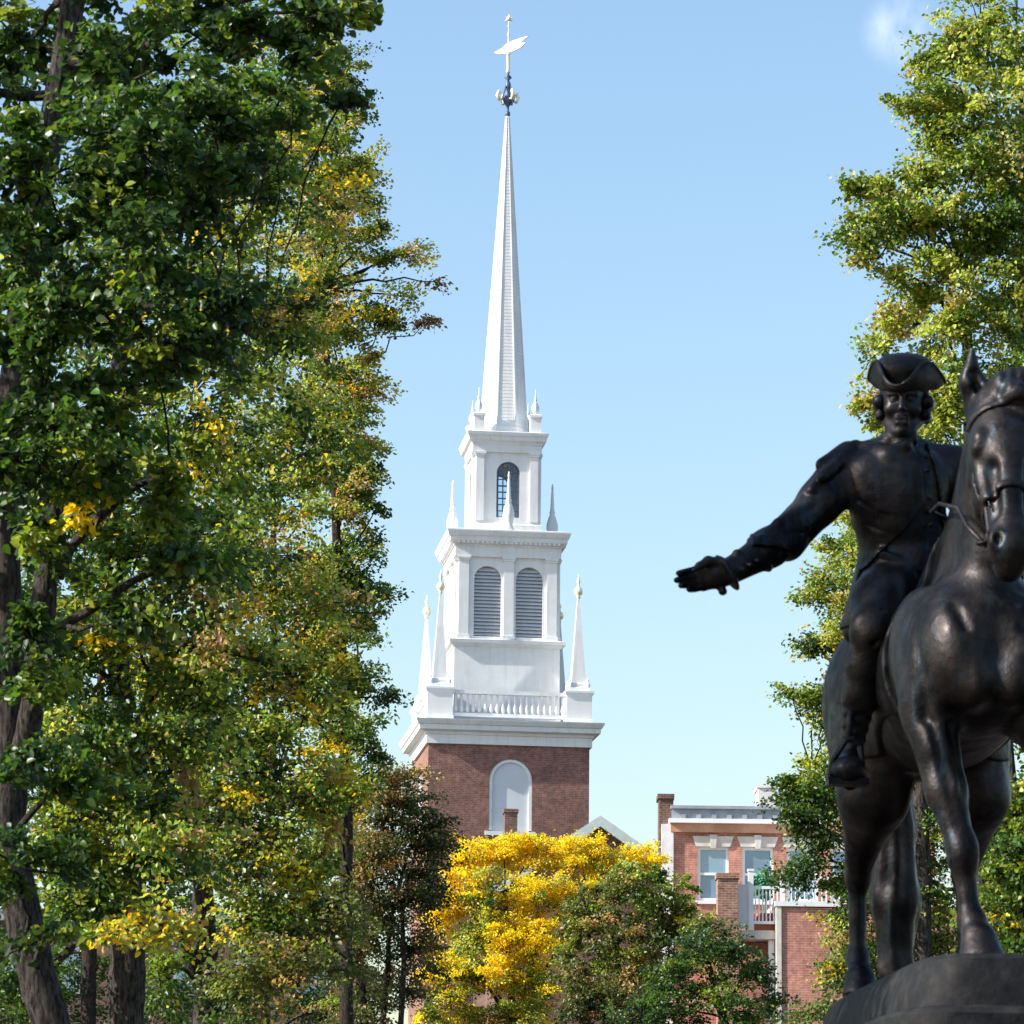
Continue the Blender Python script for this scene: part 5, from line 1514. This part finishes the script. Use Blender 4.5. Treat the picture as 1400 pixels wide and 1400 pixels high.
# third tree: grey trunk forking above the lower edge
tree('linden_tree', 'tree of the left row whose grey trunk forks just above the lower edge',
     [[(281, 1430, 44, 0.195), (281, 1330, 44, 0.185), (279, 1270, 44, 0.175), (276, 1180, 44, 0.14), (272, 1060, 44, 0.12), (262, 980, 44, 0.11), (300, 760, 44, 0.09), (310, 480, 44, 0.07), (320, 200, 44, 0.04)],
      [(274, 1345, 44, 0.12), (250, 1290, 43.8, 0.1), (224, 1235, 43.7, 0.09), (205, 1195, 43.6, 0.06)],
      [(276, 1160, 44, 0.09), (320, 1095, 43.7, 0.075), (372, 1062, 43.5, 0.055), (410, 1040, 43.4, 0.03)],
      [(268, 1020, 44, 0.09), (308, 985, 43.7, 0.075), (350, 955, 43.5, 0.06), (395, 925, 43.4, 0.03)],
      [(300, 1380, 44, 0.09), (400, 1310, 43.7, 0.1), (425, 1285, 43.6, 0.095), (452, 1250, 43.5, 0.07), (480, 1200, 43.4, 0.04)],
      [(275, 1190, 44, 0.09), (222, 1205, 43.7, 0.06), (190, 1240, 43.5, 0.03)]],
     [(330, 330, 44, 120, 140, 1.5, 40, 'mid'), (410, 250, 43.5, 90, 120, 1.2, 34, 'warm'), (380, 470, 43.5, 120, 100, 1.4, 44, 'mid'), (330, 620, 43.5, 120, 90, 1.3, 40, 'mid'), (430, 610, 43.2, 80, 90, 1.0, 28, 'warm'), (350, 760, 43, 120, 80, 1.2, 40, 'mid'), (430, 820, 43, 70, 80, 1.0, 26, 'warm'),
      (330, 890, 43, 120, 70, 1.1, 38, 'warm'), (420, 950, 43, 80, 70, 1.0, 28, 'warm'), (300, 990, 42.8, 110, 60, 1.0, 30, 'mid'), (230, 940, 42.8, 80, 50, 0.8, 18, 'warm'), (380, 1060, 42.6, 100, 60, 1.0, 34, 'warm'), (280, 1100, 42.6, 90, 60, 0.9, 28, 'mid'), (440, 1090, 42.6, 60, 60, 0.9, 20, 'gold'), (340, 1170, 42.4, 90, 50, 0.9, 30, 'warm'),
      (230, 1080, 42.4, 60, 50, 0.8, 16, 'mid'), (420, 1190, 42.4, 70, 60, 0.9, 26, 'warm'), (340, 1260, 42.2, 50, 50, 0.8, 18, 'mid'), (390, 1330, 42.2, 80, 60, 0.9, 26, 'olive'), (450, 1290, 42.2, 50, 60, 0.8, 18, 'olive'), (220, 1330, 43, 40, 60, 0.6, 10, 'green'), (330, 1370, 43, 40, 40, 0.6, 9, 'green'), (320, 120, 44, 120, 120, 1.2, 30, 'green')],
     0.098, 26, ROW, spray=0.8, den=2.1)
# fourth tree: thin dark trunk at the edge of the gap, autumn tints
tree('linden_tree', 'yellowing tree at the right end of the left row with a thin dark trunk',
     [[(474, 1430, 60, 0.14), (473, 1250, 60, 0.13), (474, 1090, 60, 0.125), (470, 950, 60, 0.115), (462, 800, 60, 0.1), (455, 600, 60, 0.08), (440, 400, 60, 0.06), (430, 150, 60, 0.04)],
      [(468, 960, 60, 0.07), (430, 985, 59.6, 0.05), (380, 960, 59.3, 0.03)],
      [(450, 560, 60, 0.05), (400, 590, 59.6, 0.04), (360, 620, 59.3, 0.02)]],
     [(430, 150, 60, 70, 90, 1.4, 30, 'warm'), (470, 90, 60, 40, 60, 1.0, 16, 'warm'), (460, 230, 60, 55, 80, 1.2, 26, 'warm'), (440, 330, 60, 80, 90, 1.4, 40, 'warm'), (497, 240, 60, 22, 50, 0.6, 8, 'gold'), (505, 330, 60, 28, 60, 0.6, 11, 'warm'), (540, 358, 60, 40, 16, 0.4, 4, 'warm'), (572, 350, 60, 18, 14, 0.3, 2, 'gold'), (560, 405, 60, 32, 24, 0.4, 4, 'warm'), (578, 445, 60, 10, 14, 0.2, 2, 'rust'), (530, 445, 60, 30, 30, 0.5, 8, 'warm'), (595, 385, 60, 14, 5, 0.2, 1, 'rust'),
      (460, 450, 60, 70, 80, 1.2, 40, 'warm'), (500, 520, 60, 30, 40, 0.6, 12, 'gold'), (450, 570, 60, 70, 70, 1.2, 34, 'warm'), (490, 620, 60, 32, 60, 0.7, 16, 'gold'), (470, 690, 60, 48, 60, 1.0, 24, 'warm'), (508, 640, 60, 14, 20, 0.2, 3, 'green'), (512, 700, 60, 14, 14, 0.2, 3, 'green'), (490, 770, 60, 36, 50, 0.8, 16, 'green'), (455, 790, 60, 50, 60, 0.9, 22, 'warm'), (517, 808, 60, 18, 12, 0.3, 4, 'deep'), (500, 860, 60, 28, 40, 0.6, 11, 'green'), (450, 890, 60, 50, 60, 0.9, 26, 'gold'), (495, 930, 60, 28, 30, 0.6, 9, 'green'), (520, 955, 60, 20, 12, 0.3, 4, 'deep'), (498, 1000, 60, 32, 26, 0.6, 9, 'green'), (525, 1035, 60, 12, 10, 0.2, 2, 'deep'), (450, 1000, 60, 50, 60, 0.9, 22, 'warm'), (510, 1065, 60, 16, 20, 0.3, 3, 'green'), (440, 1100, 60, 50, 60, 0.8, 18, 'gold'), (430, 1230, 61, 60, 90, 1.0, 26, 'olive'), (420, 0, 60, 90, 110, 1.4, 34, 'mid')],
     0.1, 28, ROW, bark='bark_dark', spray=0.75, twig_r=0.01, den=2.6)
# small brown-green tree before the tower's left corner
tree('brown_leaved_tree', 'dull brown-green tree with several thin dark stems below the tower on the left',
     [[(500, 1430, 76, 0.13), (492, 1330, 76, 0.12), (497, 1270, 76, 0.11), (520, 1150, 76, 0.07), (530, 1080, 76, 0.03)],
      [(520, 1430, 76.5, 0.08), (530, 1330, 76.3, 0.07), (534, 1260, 76, 0.06), (560, 1160, 76, 0.03)],
      [(546, 1430, 76, 0.08), (552, 1320, 76, 0.07), (552, 1230, 76, 0.05), (580, 1130, 76, 0.02)]],
     [(600, 1215, 76.4, 26, 34, 0.6, 14, 'darkolive'), (596, 1150, 76.4, 22, 26, 0.5, 9, 'rust'), (470, 1160, 75.5, 30, 50, 0.8, 18, 'rust'), (470, 1280, 75.5, 34, 60, 0.8, 20, 'olive'), (510, 1090, 76, 45, 36, 1.0, 26, 'rust'), (555, 1100, 76, 40, 34, 0.9, 22, 'darkolive'), (540, 1150, 76, 60, 40, 1.2, 44, 'darkolive'), (590, 1125, 76, 22, 26, 0.5, 9, 'darkolive'), (590, 1170, 76, 24, 30, 0.6, 12, 'darkolive'), (500, 1180, 75.5, 45, 50, 1.0, 34, 'rust'), (550, 1230, 76, 50, 50, 1.2, 40, 'darkolive'), (505, 1260, 76, 40, 50, 1.0, 28, 'darkolive'), (565, 1300, 76.5, 40, 50, 1.0, 28, 'darkolive'), (520, 1350, 77, 60, 60, 1.2, 40, 'darkolive'), (575, 1050, 76.5, 14, 10, 0.4, 2, 'rust'), (540, 1062, 76, 30, 16, 0.6, 7, 'rust'), (480, 1380, 76, 50, 50, 1.0, 26, 'olive')],
     0.105, 24, None, bark='bark_dark', spray=0.95, den=2.2, twig_r=0.011)
# yellow tree
tree('yellow_tree', 'brilliant yellow autumn tree in front of the brick tower',
     [[(700, 1440, 96, 0.14), (700, 1380, 96, 0.13), (695, 1300, 96, 0.1), (690, 1220, 96, 0.06)], [(704, 1400, 96, 0.08), (760, 1300, 96, 0.06), (800, 1220, 96, 0.04)], [(700, 1400, 96, 0.07), (640, 1300, 96, 0.05), (620, 1220, 96, 0.03)]],
     [(640, 1172, 96, 34, 30, 1.0, 26, 'yellow'), (690, 1162, 96, 38, 24, 1.0, 28, 'yellow'), (740, 1166, 96, 38, 26, 1.0, 28, 'yellow'), (795, 1172, 96, 40, 26, 1.0, 28, 'yellow'), (850, 1178, 96.5, 34, 24, 0.9, 20, 'yellow'), (885, 1182, 97, 16, 20, 0.6, 8, 'yellow'),
      (620, 1225, 95.5, 30, 34, 0.9, 24, 'yellow'), (670, 1225, 95, 40, 38, 1.0, 28, 'yellow_low'), (735, 1225, 95, 40, 40, 1.0, 34, 'yellow'), (785, 1235, 95, 36, 36, 0.9, 22, 'yellow_low'), (600, 1262, 95.5, 18, 24, 0.5, 8, 'yellow'),
      (650, 1280, 95, 38, 30, 0.9, 20, 'yellow_low'), (700, 1280, 94.8, 40, 34, 0.9, 30, 'yellow'), (740, 1285, 94.8, 30, 32, 0.8, 22, 'yellow'), (595, 1315, 95, 22, 28, 0.6, 16, 'yellow'), (640, 1335, 95, 36, 30, 0.9, 20, 'yellow_low'), (690, 1335, 94.6, 36, 30, 0.9, 26, 'yellow'), (735, 1340, 94.8, 30, 34, 0.8, 18, 'yellow_low'), (600, 1380, 95, 34, 34, 0.9, 22, 'yellow_low'), (660, 1390, 95, 40, 30, 0.9, 20, 'yellow_low'), (720, 1390, 95, 40, 30, 0.9, 22, 'yellow_low')],
     0.13, 34, None, bark='bark_dark', spray=0.9, wid=0.62, twig_r=0.012, den=2.6)
# olive tree right of it
tree('olive_green_tree', 'rounded olive-green tree between the yellow tree and the brick row house',
     [[(848, 1440, 72, 0.1), (846, 1350, 72, 0.09), (842, 1280, 72, 0.07), (845, 1210, 72, 0.03)], [(846, 1370, 72, 0.06), (900, 1300, 72, 0.05), (930, 1240, 72, 0.02)], [(845, 1340, 72, 0.06), (800, 1270, 72, 0.04), (790, 1220, 72, 0.02)]],
     [(835, 1221, 72, 40, 36, 1.0, 30, 'olive'), (885, 1221, 72, 36, 32, 1.0, 26, 'bright'), (800, 1251, 72, 30, 38, 0.8, 22, 'olive'), (780, 1316, 72, 26, 50, 0.8, 20, 'olive'), (850, 1276, 71.5, 50, 40, 1.0, 34, 'olive'), (915, 1256, 72, 40, 34, 0.9, 26, 'olive'), (955, 1271, 72, 34, 26, 0.8, 18, 'gold'), (830, 1336, 71.5, 50, 44, 1.0, 34, 'olive'), (900, 1326, 71.5, 50, 46, 1.0, 34, 'olive'), (790, 1391, 72, 40, 40, 0.9, 24, 'darkolive'), (860, 1396, 72, 50, 40, 1.0, 30, 'darkolive'), (925, 1221, 72.2, 20, 22, 0.4, 6, 'bright'), (860, 1186, 72, 16, 14, 0.3, 3, 'bright'), (946, 1231, 72.2, 8, 22, 0.2, 2, 'bright')],
     0.105, 26, None, bark='bark_dark', spray=0.6, twig_r=0.01, den=2.4)
tree('dark_green_tree', 'low dark green tree in front of the brick annex, at the lower edge',
     [[(1000, 1440, 58, 0.09), (985, 1380, 58, 0.08), (972, 1330, 58, 0.05), (965, 1290, 58, 0.025)], [(985, 1390, 58, 0.05), (1020, 1330, 58, 0.03)]],
     [(950, 1300, 58, 42, 38, 0.9, 28, 'deep'), (1000, 1300, 58, 40, 30, 0.8, 24, 'deep'), (1035, 1335, 58, 28, 24, 0.6, 12, 'deep'), (920, 1350, 58, 46, 42, 0.9, 30, 'deep'), (990, 1365, 57.6, 50, 36, 0.8, 20, 'green'), (900, 1385, 58, 60, 34, 0.8, 26, 'deep'), (1040, 1385, 58, 40, 26, 0.7, 12, 'green'), (965, 1262, 58, 20, 14, 0.4, 5, 'olive'), (1055, 1370, 58, 24, 20, 0.4, 6, 'deep')],
     0.085, 26, None, bark='bark_dark', spray=0.6, twig_r=0.009)

RROW = 'trees of the right row along the mall'
tree('linden_tree', 'tall sunlit yellow-green tree above and behind the bronze rider',
     [[(1345, 1440, 42, 0.2), (1340, 1100, 42, 0.18), (1335, 800, 42, 0.15), (1325, 560, 42, 0.09), (1322, 450, 42, 0.07), (1318, 380, 42, 0.05), (1300, 320, 42, 0.03)],
      [(1338, 700, 42, 0.1), (1390, 500, 42, 0.08), (1400, 250, 42, 0.05), (1390, 50, 42, 0.03)]],
     [(1340, 40, 41, 70, 80, 1.4, 34, 'bright'), (1300, 60, 41, 34, 34, 0.6, 11, 'bright'), (1262, 92, 41, 34, 12, 0.3, 6, 'bright'), (1370, 140, 41, 70, 80, 1.4, 36, 'bright'), (1300, 140, 41, 46, 34, 0.8, 15, 'bright'), (1250, 140, 41, 34, 16, 0.4, 7, 'bright'), (1280, 185, 41, 36, 24, 0.6, 9, 'bright'), (1330, 220, 41, 60, 44, 1.0, 28, 'bright'), (1390, 240, 41, 60, 60, 1.2, 26, 'bright'),
      (1255, 245, 41, 46, 30, 0.7, 15, 'bright'), (1205, 255, 41, 34, 22, 0.5, 9, 'bright'), (1165, 248, 41, 18, 16, 0.3, 4, 'bright'), (1165, 320, 41, 22, 22, 0.4, 6, 'bright'), (1215, 305, 41, 44, 30, 0.7, 16, 'bright'), (1270, 300, 41, 50, 36, 0.8, 20, 'bright'), (1180, 345, 41, 18, 18, 0.3, 4, 'bright'), (1225, 370, 41, 22, 20, 0.4, 4, 'bright'), (1340, 310, 41, 60, 50, 1.0, 28, 'green'), (1290, 370, 41, 40, 30, 0.7, 13, 'bright'), (1390, 350, 41, 60, 50, 1.0, 24, 'bright'),
      (1260, 400, 41.5, 36, 26, 0.5, 11, 'brighttan'), (1230, 445, 41.5, 34, 24, 0.5, 10, 'brighttan'), (1350, 420, 41, 60, 50, 1.0, 26, 'bright'), (1290, 450, 41, 40, 36, 0.7, 16, 'bright'), (1200, 480, 41.5, 24, 24, 0.4, 5, 'bright'), (1190, 540, 41.5, 16, 34, 0.3, 6, 'brighttan'), (1205, 570, 41.5, 20, 24, 0.3, 5, 'bright'), (1300, 520, 41, 44, 40, 0.8, 20, 'bright'), (1370, 520, 41, 60, 60, 1.0, 22, 'bright'), (1290, 590, 41.5, 40, 50, 0.7, 18, 'bright'), (1360, 620, 42, 50, 60, 1.0, 14, 'bright'), (1500, 250, 42, 130, 320, 2.0, 110, 'bright'), (1450, 760, 42, 110, 120, 1.6, 44, 'bright'), (1560, 620, 42, 110, 150, 1.6, 40, 'bright'), (1370, 780, 43.5, 60, 100, 0.8, 24, 'mid'), (1390, 900, 43, 90, 70, 1.2, 26, 'mid'), (1400, -120, 42, 140, 120, 1.6, 34, 'bright'), (1480, 600, 42, 80, 150, 1.4, 24, 'bright')],
     0.088, 26, RROW, spray=0.62, den=2.3, twig_r=0.009)
tree('linden_tree', 'leafy tree behind the horse, its branches reaching left towards the row house',
     [[(1260, 1440, 50, 0.16), (1262, 1200, 50, 0.14), (1250, 950, 50, 0.1), (1230, 800, 50, 0.06), (1210, 700, 50, 0.03)],
      [(1260, 1150, 50, 0.08), (1180, 1080, 50, 0.06), (1110, 1080, 50, 0.03)]],
     [(1150, 920, 50.3, 30, 40, 0.6, 12, 'mid'), (1160, 1000, 50.3, 34, 50, 0.6, 16, 'green'), (1150, 1090, 50.3, 40, 40, 0.6, 16, 'green'), (1180, 715, 50, 22, 26, 0.5, 9, 'bright'), (1160, 755, 50, 38, 30, 0.7, 16, 'bright'), (1130, 800, 50, 24, 20, 0.4, 8, 'mid'), (1110, 812, 50, 24, 12, 0.3, 5, 'mid'), (1160, 820, 50, 34, 34, 0.7, 18, 'bright'), (1145, 870, 50, 36, 28, 0.7, 15, 'bright'), (1110, 885, 50, 22, 18, 0.4, 6, 'deep'), (1185, 850, 50.5, 34, 50, 0.7, 14, 'bright'), (1115, 955, 50, 24, 18, 0.4, 7, 'mid'), (1082, 945, 50, 20, 8, 0.3, 3, 'mid'), (1125, 985, 50, 18, 18, 0.3, 5, 'bright'), (1118, 1040, 50, 20, 20, 0.4, 5, 'bright'), (1120, 1075, 50, 38, 22, 0.6, 14, 'green'), (1080, 1082, 50, 26, 18, 0.4, 8, 'green'), (1085, 1118, 50, 26, 18, 0.4, 7, 'green'), (1125, 1130, 50, 40, 32, 0.7, 16, 'deep'), (1100, 1180, 50, 32, 24, 0.5, 9, 'deep'), (1072, 1197, 50, 20, 10, 0.3, 3, 'deep'), (1150, 1210, 50, 28, 40, 0.7, 13, 'mid'), (1146, 1270, 50, 20, 34, 0.6, 7, 'mid'), (1165, 1320, 50, 26, 40, 0.7, 12, 'mid'), (1125, 1385, 50, 34, 16, 0.6, 6, 'green'), (1190, 1250, 50.5, 40, 80, 0.9, 30, 'mid'), (1270, 1180, 50.5, 50, 80, 1.0, 34, 'mid'), (1280, 1280, 50.5, 50, 60, 1.0, 30, 'mid'), (1220, 1360, 50.5, 60, 50, 1.0, 26, 'mid'), (1330, 1080, 51, 80, 90, 1.2, 30, 'green'), (1380, 1250, 51, 90, 90, 1.2, 30, 'mid'), (1320, 900, 51, 70, 90, 1.0, 22, 'mid'), (1240, 1080, 51, 60, 70, 1.0, 20, 'green'), (1220, 950, 51, 60, 70, 1.0, 20, 'green')],
     0.085, 26, RROW, spray=0.72, den=2.4, twig_r=0.009)
tree('linden_tree', 'deep green tree at the right edge behind the horse legs and pedestal',
     [[(1392, 1440, 34, 0.14), (1390, 1250, 34, 0.12), (1385, 1120, 34, 0.08), (1380, 1000, 34, 0.03)]],
     [(1385, 1090, 34, 40, 40, 0.7, 18, 'mid'), (1365, 1160, 34, 44, 50, 0.8, 24, 'green'), (1400, 1200, 34, 44, 50, 0.8, 22, 'green'), (1370, 1250, 34, 44, 46, 0.8, 22, 'mid'), (1400, 1310, 34, 40, 40, 0.7, 15, 'green'), (1350, 1310, 34, 34, 40, 0.6, 12, 'deep'), (1480, 1100, 34, 90, 240, 1.2, 50, 'green'), (1400, 980, 34.5, 60, 70, 0.8, 15, 'green')],
     0.09, 26, RROW, spray=0.6, twig_r=0.01)
# street-side tree of the left row just outside the view, whose crown shades the bronze rider
tree('linden_tree', 'broad tree of the left row standing beside the bronze rider',
     [[(-1250, 1440, 14.0, 0.17), (-1250, 1000, 14.0, 0.16), (-1240, 400, 14, 0.14), (-1220, -300, 14, 0.1), (-1200, -900, 14, 0.06)]],
     [(-900, -350, 14.2, 380, 380, 1.3, 90, 'green'), (-1300, -500, 14.2, 500, 500, 1.6, 60, 'green'), (-850, 250, 14.2, 340, 330, 1.2, 40, 'green'), (-1300, 250, 14, 450, 400, 1.5, 40, 'green'), (-760, -800, 14.2, 400, 300, 1.3, 22, 'green'), (-1300, -1100, 14.2, 450, 300, 1.5, 36, 'green')],
     0.11, 30, ROW, spray=0.75, den=1.0)

# trees farther down the left row, a dark mass behind the nearer trunks
tree('linden_tree', 'dark green tree of the left row, deep behind the nearer trunks',
     [[(120, 1430, 78, 0.2), (122, 1300, 78, 0.19), (130, 1100, 78, 0.14), (140, 850, 78, 0.1), (130, 500, 78, 0.07), (140, 300, 78, 0.03)], [(124, 1250, 78, 0.1), (220, 1150, 78, 0.07)], [(124, 1280, 78, 0.1), (40, 1180, 78, 0.07)]],
     [(60, 620, 79, 90, 80, 1.6, 22, 'green'), (190, 600, 79, 100, 90, 1.6, 26, 'green'), (80, 460, 79, 100, 90, 1.6, 22, 'green'), (200, 440, 79, 90, 90, 1.6, 22, 'mid'), (160, 300, 79, 110, 90, 1.6, 22, 'mid'), (60, 760, 79, 90, 80, 1.6, 24, 'green'), (180, 760, 79, 100, 90, 1.6, 28, 'green'), (60, 920, 79, 90, 90, 1.6, 26, 'deep'), (190, 930, 79, 100, 90, 1.6, 30, 'green'), (50, 1090, 79, 90, 90, 1.6, 28, 'deep'), (180, 1100, 79, 100, 90, 1.6, 32, 'deep'), (60, 1250, 79, 90, 80, 1.4, 28, 'deep'), (200, 1260, 79, 90, 80, 1.4, 28, 'deep'), (100, 1370, 79, 120, 60, 1.2, 30, 'deep'), (-30, 1380, 79, 80, 60, 1.2, 24, 'deep'), (-60, 1200, 79, 80, 120, 1.4, 30, 'deep'), (-40, 960, 79, 80, 120, 1.4, 26, 'deep'), (40, 1310, 78, 80, 40, 1.0, 18, 'deep'), (230, 1370, 79, 80, 50, 1.2, 20, 'deep')],
     0.13, 30, ROW, bark='bark_dark', spray=1.1)
tree('linden_tree', 'farthest green tree of the left row, behind the thin dark trunk',
     [[(360, 1430, 88, 0.2), (362, 1300, 88, 0.19), (370, 1100, 88, 0.14), (375, 850, 88, 0.1), (370, 500, 88, 0.07), (360, 220, 88, 0.03)], [(364, 1250, 88, 0.1), (440, 1150, 88, 0.07)], [(364, 1280, 88, 0.1), (300, 1180, 88, 0.07)]],
     [(320, 640, 89, 90, 80, 1.6, 26, 'mid'), (420, 680, 89, 60, 80, 1.6, 20, 'warm'), (330, 500, 89, 90, 80, 1.6, 24, 'mid'), (430, 540, 89, 60, 80, 1.6, 18, 'warm'), (330, 360, 89, 90, 80, 1.6, 22, 'mid'), (430, 390, 89, 60, 80, 1.6, 18, 'warm'), (350, 230, 89, 80, 70, 1.6, 18, 'warm'), (430, 250, 89, 50, 70, 1.6, 13, 'warm'), (320, 780, 89, 90, 80, 1.6, 24, 'mid'), (420, 820, 89, 60, 80, 1.6, 20, 'mid'), (310, 930, 89, 90, 90, 1.6, 26, 'green'), (420, 960, 89, 60, 90, 1.6, 22, 'mid'), (310, 1090, 89, 90, 90, 1.6, 28, 'green'), (430, 1110, 89, 60, 80, 1.6, 24, 'deep'), (320, 1250, 89, 90, 80, 1.4, 30, 'deep'), (440, 1260, 89, 60, 80, 1.4, 26, 'deep'), (320, 1370, 89, 90, 60, 1.2, 26, 'deep'), (440, 1380, 89, 80, 50, 1.2, 24, 'deep')],
     0.13, 30, ROW, bark='bark_dark', spray=1.1)

# unseen trees added beside and behind the viewer to darken the bronze's reflections
for X0, Y0, lab in ((6.5, 3.0, 'unseen tree carrying on the right row beside the viewer, added to darken the bronze'), (-6.8, -3.0, 'unseen tree carrying on the left row behind the viewer, added to darken the bronze'), (6.8, -7.5, 'unseen tree carrying on the right row behind the viewer, added to darken the bronze'), (0.5, -20.0, 'unseen tree far behind the viewer at the head of the mall, added to darken the bronze')):
    rt_ = empty('linden_tree', (X0, Y0, 0)); tag(rt_, lab, 'tree', RROW if X0 > 0 else ROW)
    tb = MB(); tb.tube([(0, 0, -0.1), (0, 0, 0.5), (0.1, 0, 2.8), (0.1, 0.1, 5.5), (0, 0.2, 9.0)], [0.3, 0.22, 0.18, 0.14, 0.04], 10)
    for k in range(9):
        an_ = k * 2.4; tb.tube(bez((0.1, 0, 2.6 + 0.6 * k), (2.6 * math.cos(an_), 2.6 * math.sin(an_), 4.2 + 0.7 * k), 0.4, 6, 0.02), [0.09, 0.08, 0.06, 0.05, 0.035, 0.025, 0.01], 6)
    tb.build('trunk', M['bark'], rt_, smooth=True, uv=False)
    n_ = 9000
    c_ = unit(n_) * np.array([3.6, 3.6, 4.2]) * (rng.random((n_, 1)) ** 0.4) * (0.75 + 0.25 * np.sin(np.arange(n_) * 0.7)[:, None]) + np.array([X0, Y0, 7.2])
    leaf_mesh('crown', c_, unit(n_) - np.array([0, 0, 0.3]), unit(n_) + np.array([0, 0, 0.9]), 0.2 + 0.08 * rng.random(n_), np.array(GREEN) * (0.7 + 0.6 * rng.random((n_, 1))), M['leaf'], rt_, (X0, Y0, 0))
